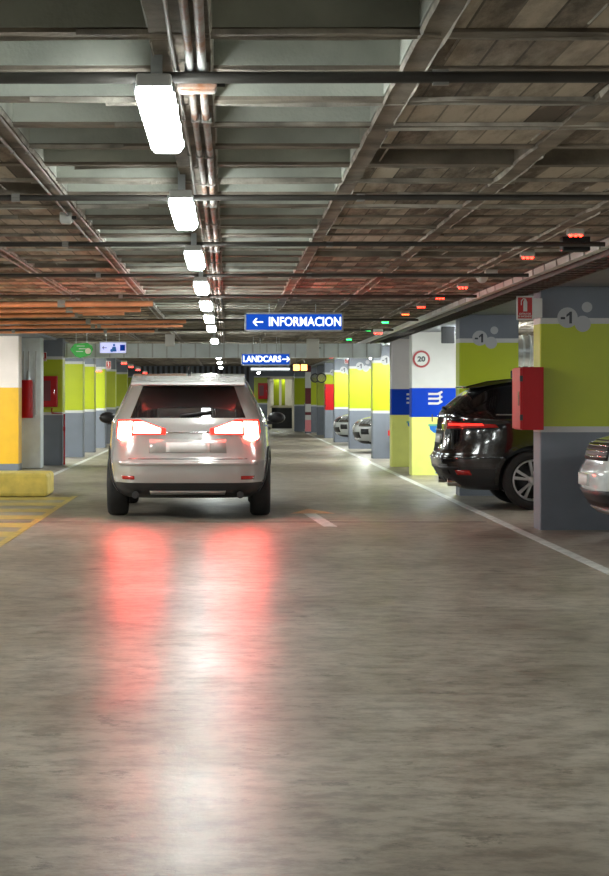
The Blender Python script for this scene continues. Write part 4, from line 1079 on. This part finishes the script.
def front_kit(t, S, hl=(0.80, 0.97), grille='black'):
    for s in (0, 1):
        a, b = (0.97, 1.17) if s == 0 else (1.83, 2.03)
        h = patch(S, 'headlight', 'black', t, a, b, hl[0], hl[1], 0.008, 14, 4)
        for k in range(3):
            u0 = a+0.02+0.06*k; patch(S, 'lamp_element', 'clear', h, u0, u0+0.045, hl[0]+0.06, hl[1]-0.02, 0.015, 4, 3)
        patch(S, 'lamp_element', 'chrome', h, a+0.02, b-0.02, hl[0]+0.02, hl[0]+0.04, 0.015, 8, 1)
        a, b = (0.99, 1.11) if s == 0 else (1.89, 2.01)
        patch(S, 'fog_light_surround', 'trim', t, a, b, 0.46, 0.60, 0.006, 8, 3)
    g = patch(S, 'grille', grille, t, 1.19, 1.81, hl[0], hl[1]-0.01, 0.008, 18, 3)
    for k in range(3): patch(S, 'grille_bar', 'chrome', g, 1.2, 1.8, hl[0]+0.03+0.05*k, hl[0]+0.042+0.05*k, 0.014, 16, 1)
    patch(S, 'number_plate', 'plate', t, 1.36, 1.64, 0.56, 0.67, 0.014, 8, 2)
    patch(S, 'air_intake', 'black', t, 1.14, 1.86, 0.37, 0.52, 0.006, 18, 3)
    patch(S, 'skid_plate', 'alloy', t, 1.2, 1.8, 0.30, 0.35, 0.014, 14, 1)
    patch(S, 'bonnet_seam', 'black', t, 1.02, 1.98, hl[1]+0.012, hl[1]+0.022, 0.002, 20, 1)
tD, S = make_car('suv', 'white compact SUV cut off by the right edge, nose pointing to the aisle', 'car', (3.41+2.17, 19.2, 0), PI/2, spD)
front_kit(tD, S)

# ---- two distant pale cars
spH = dict(slices=[(0.22, -1.85, 1.85, 0.76, 4), (0.29, -1.95, 1.98, 0.83, 4), (0.42, -2.0, 2.06, 0.875, 4), (0.55, -2.02, 2.09, 0.89, 4), (0.68, -2.02, 2.06, 0.89, 4), (0.80, -2.0, 1.95, 0.885, 4),
              (0.88, -1.99, 1.75, 0.88, 4.4), (0.95, -1.97, 1.35, 0.87, 5), (1.02, -1.95, 1.05, 0.85, 5), (1.10, -1.9, 0.9, 0.82, 5), (1.25, -1.78, 0.6, 0.74, 5), (1.38, -1.65, 0.3, 0.67, 5),
              (1.45, -1.5, 0.05, 0.61, 4.5), (1.48, -1.25, -0.25, 0.48, 4), (1.495, -1.0, -0.5, 0.28, 3)],
           belt=1.0, glass_top=1.40, clad=0.30, rw=0.1, sidewin=[(0.16, 0.40), (0.42, 0.66)], R=0.315, yr=-1.25, yf=1.3, paint='p_grey', archmat='p_grey',
           mirror=(0.72, 0.96), seams=[0.36, 0.50, 0.70], handles=[0.38, 0.53], spokes=6)
tC, S = make_car('hatchback', 'pale grey-white car nose-out between far right pillars, nearer of the two distant ones', 'car', (PX(353, 51)+2.09, 51.0, 0), PI/2, spH)
front_kit(tC, S, (0.66, 0.82), 'p_grey')
spH2 = dict(spH); spH2['paint'] = 'p_white'; spH2['archmat'] = 'p_white'
tC2, S = make_car('hatchback', 'white car nose-out under the tall red box, farther of the two distant ones', 'car', (PX(334, 59.3)+2.09, 59.3, 0), PI/2, spH2)
front_kit(tC2, S, (0.66, 0.82), 'black')

# ------------------------------------------------------------------ world + view
w = bpy.data.worlds.new('world'); SC.world = w; w.use_nodes = True
w.node_tree.nodes['Background'].inputs[0].default_value = (0.02, 0.02, 0.022, 1)
SC.view_settings.view_transform = 'Standard'; SC.view_settings.look = 'None'
SC.view_settings.gamma = 1; SC.view_settings.exposure = 0.0; SC.view_settings.use_curve_mapping = False
SC.cycles.use_denoising = True
SC.cycles.max_bounces = 8; SC.cycles.diffuse_bounces = 4; SC.cycles.glossy_bounces = 4
SC.cycles.sample_clamp_indirect = 8
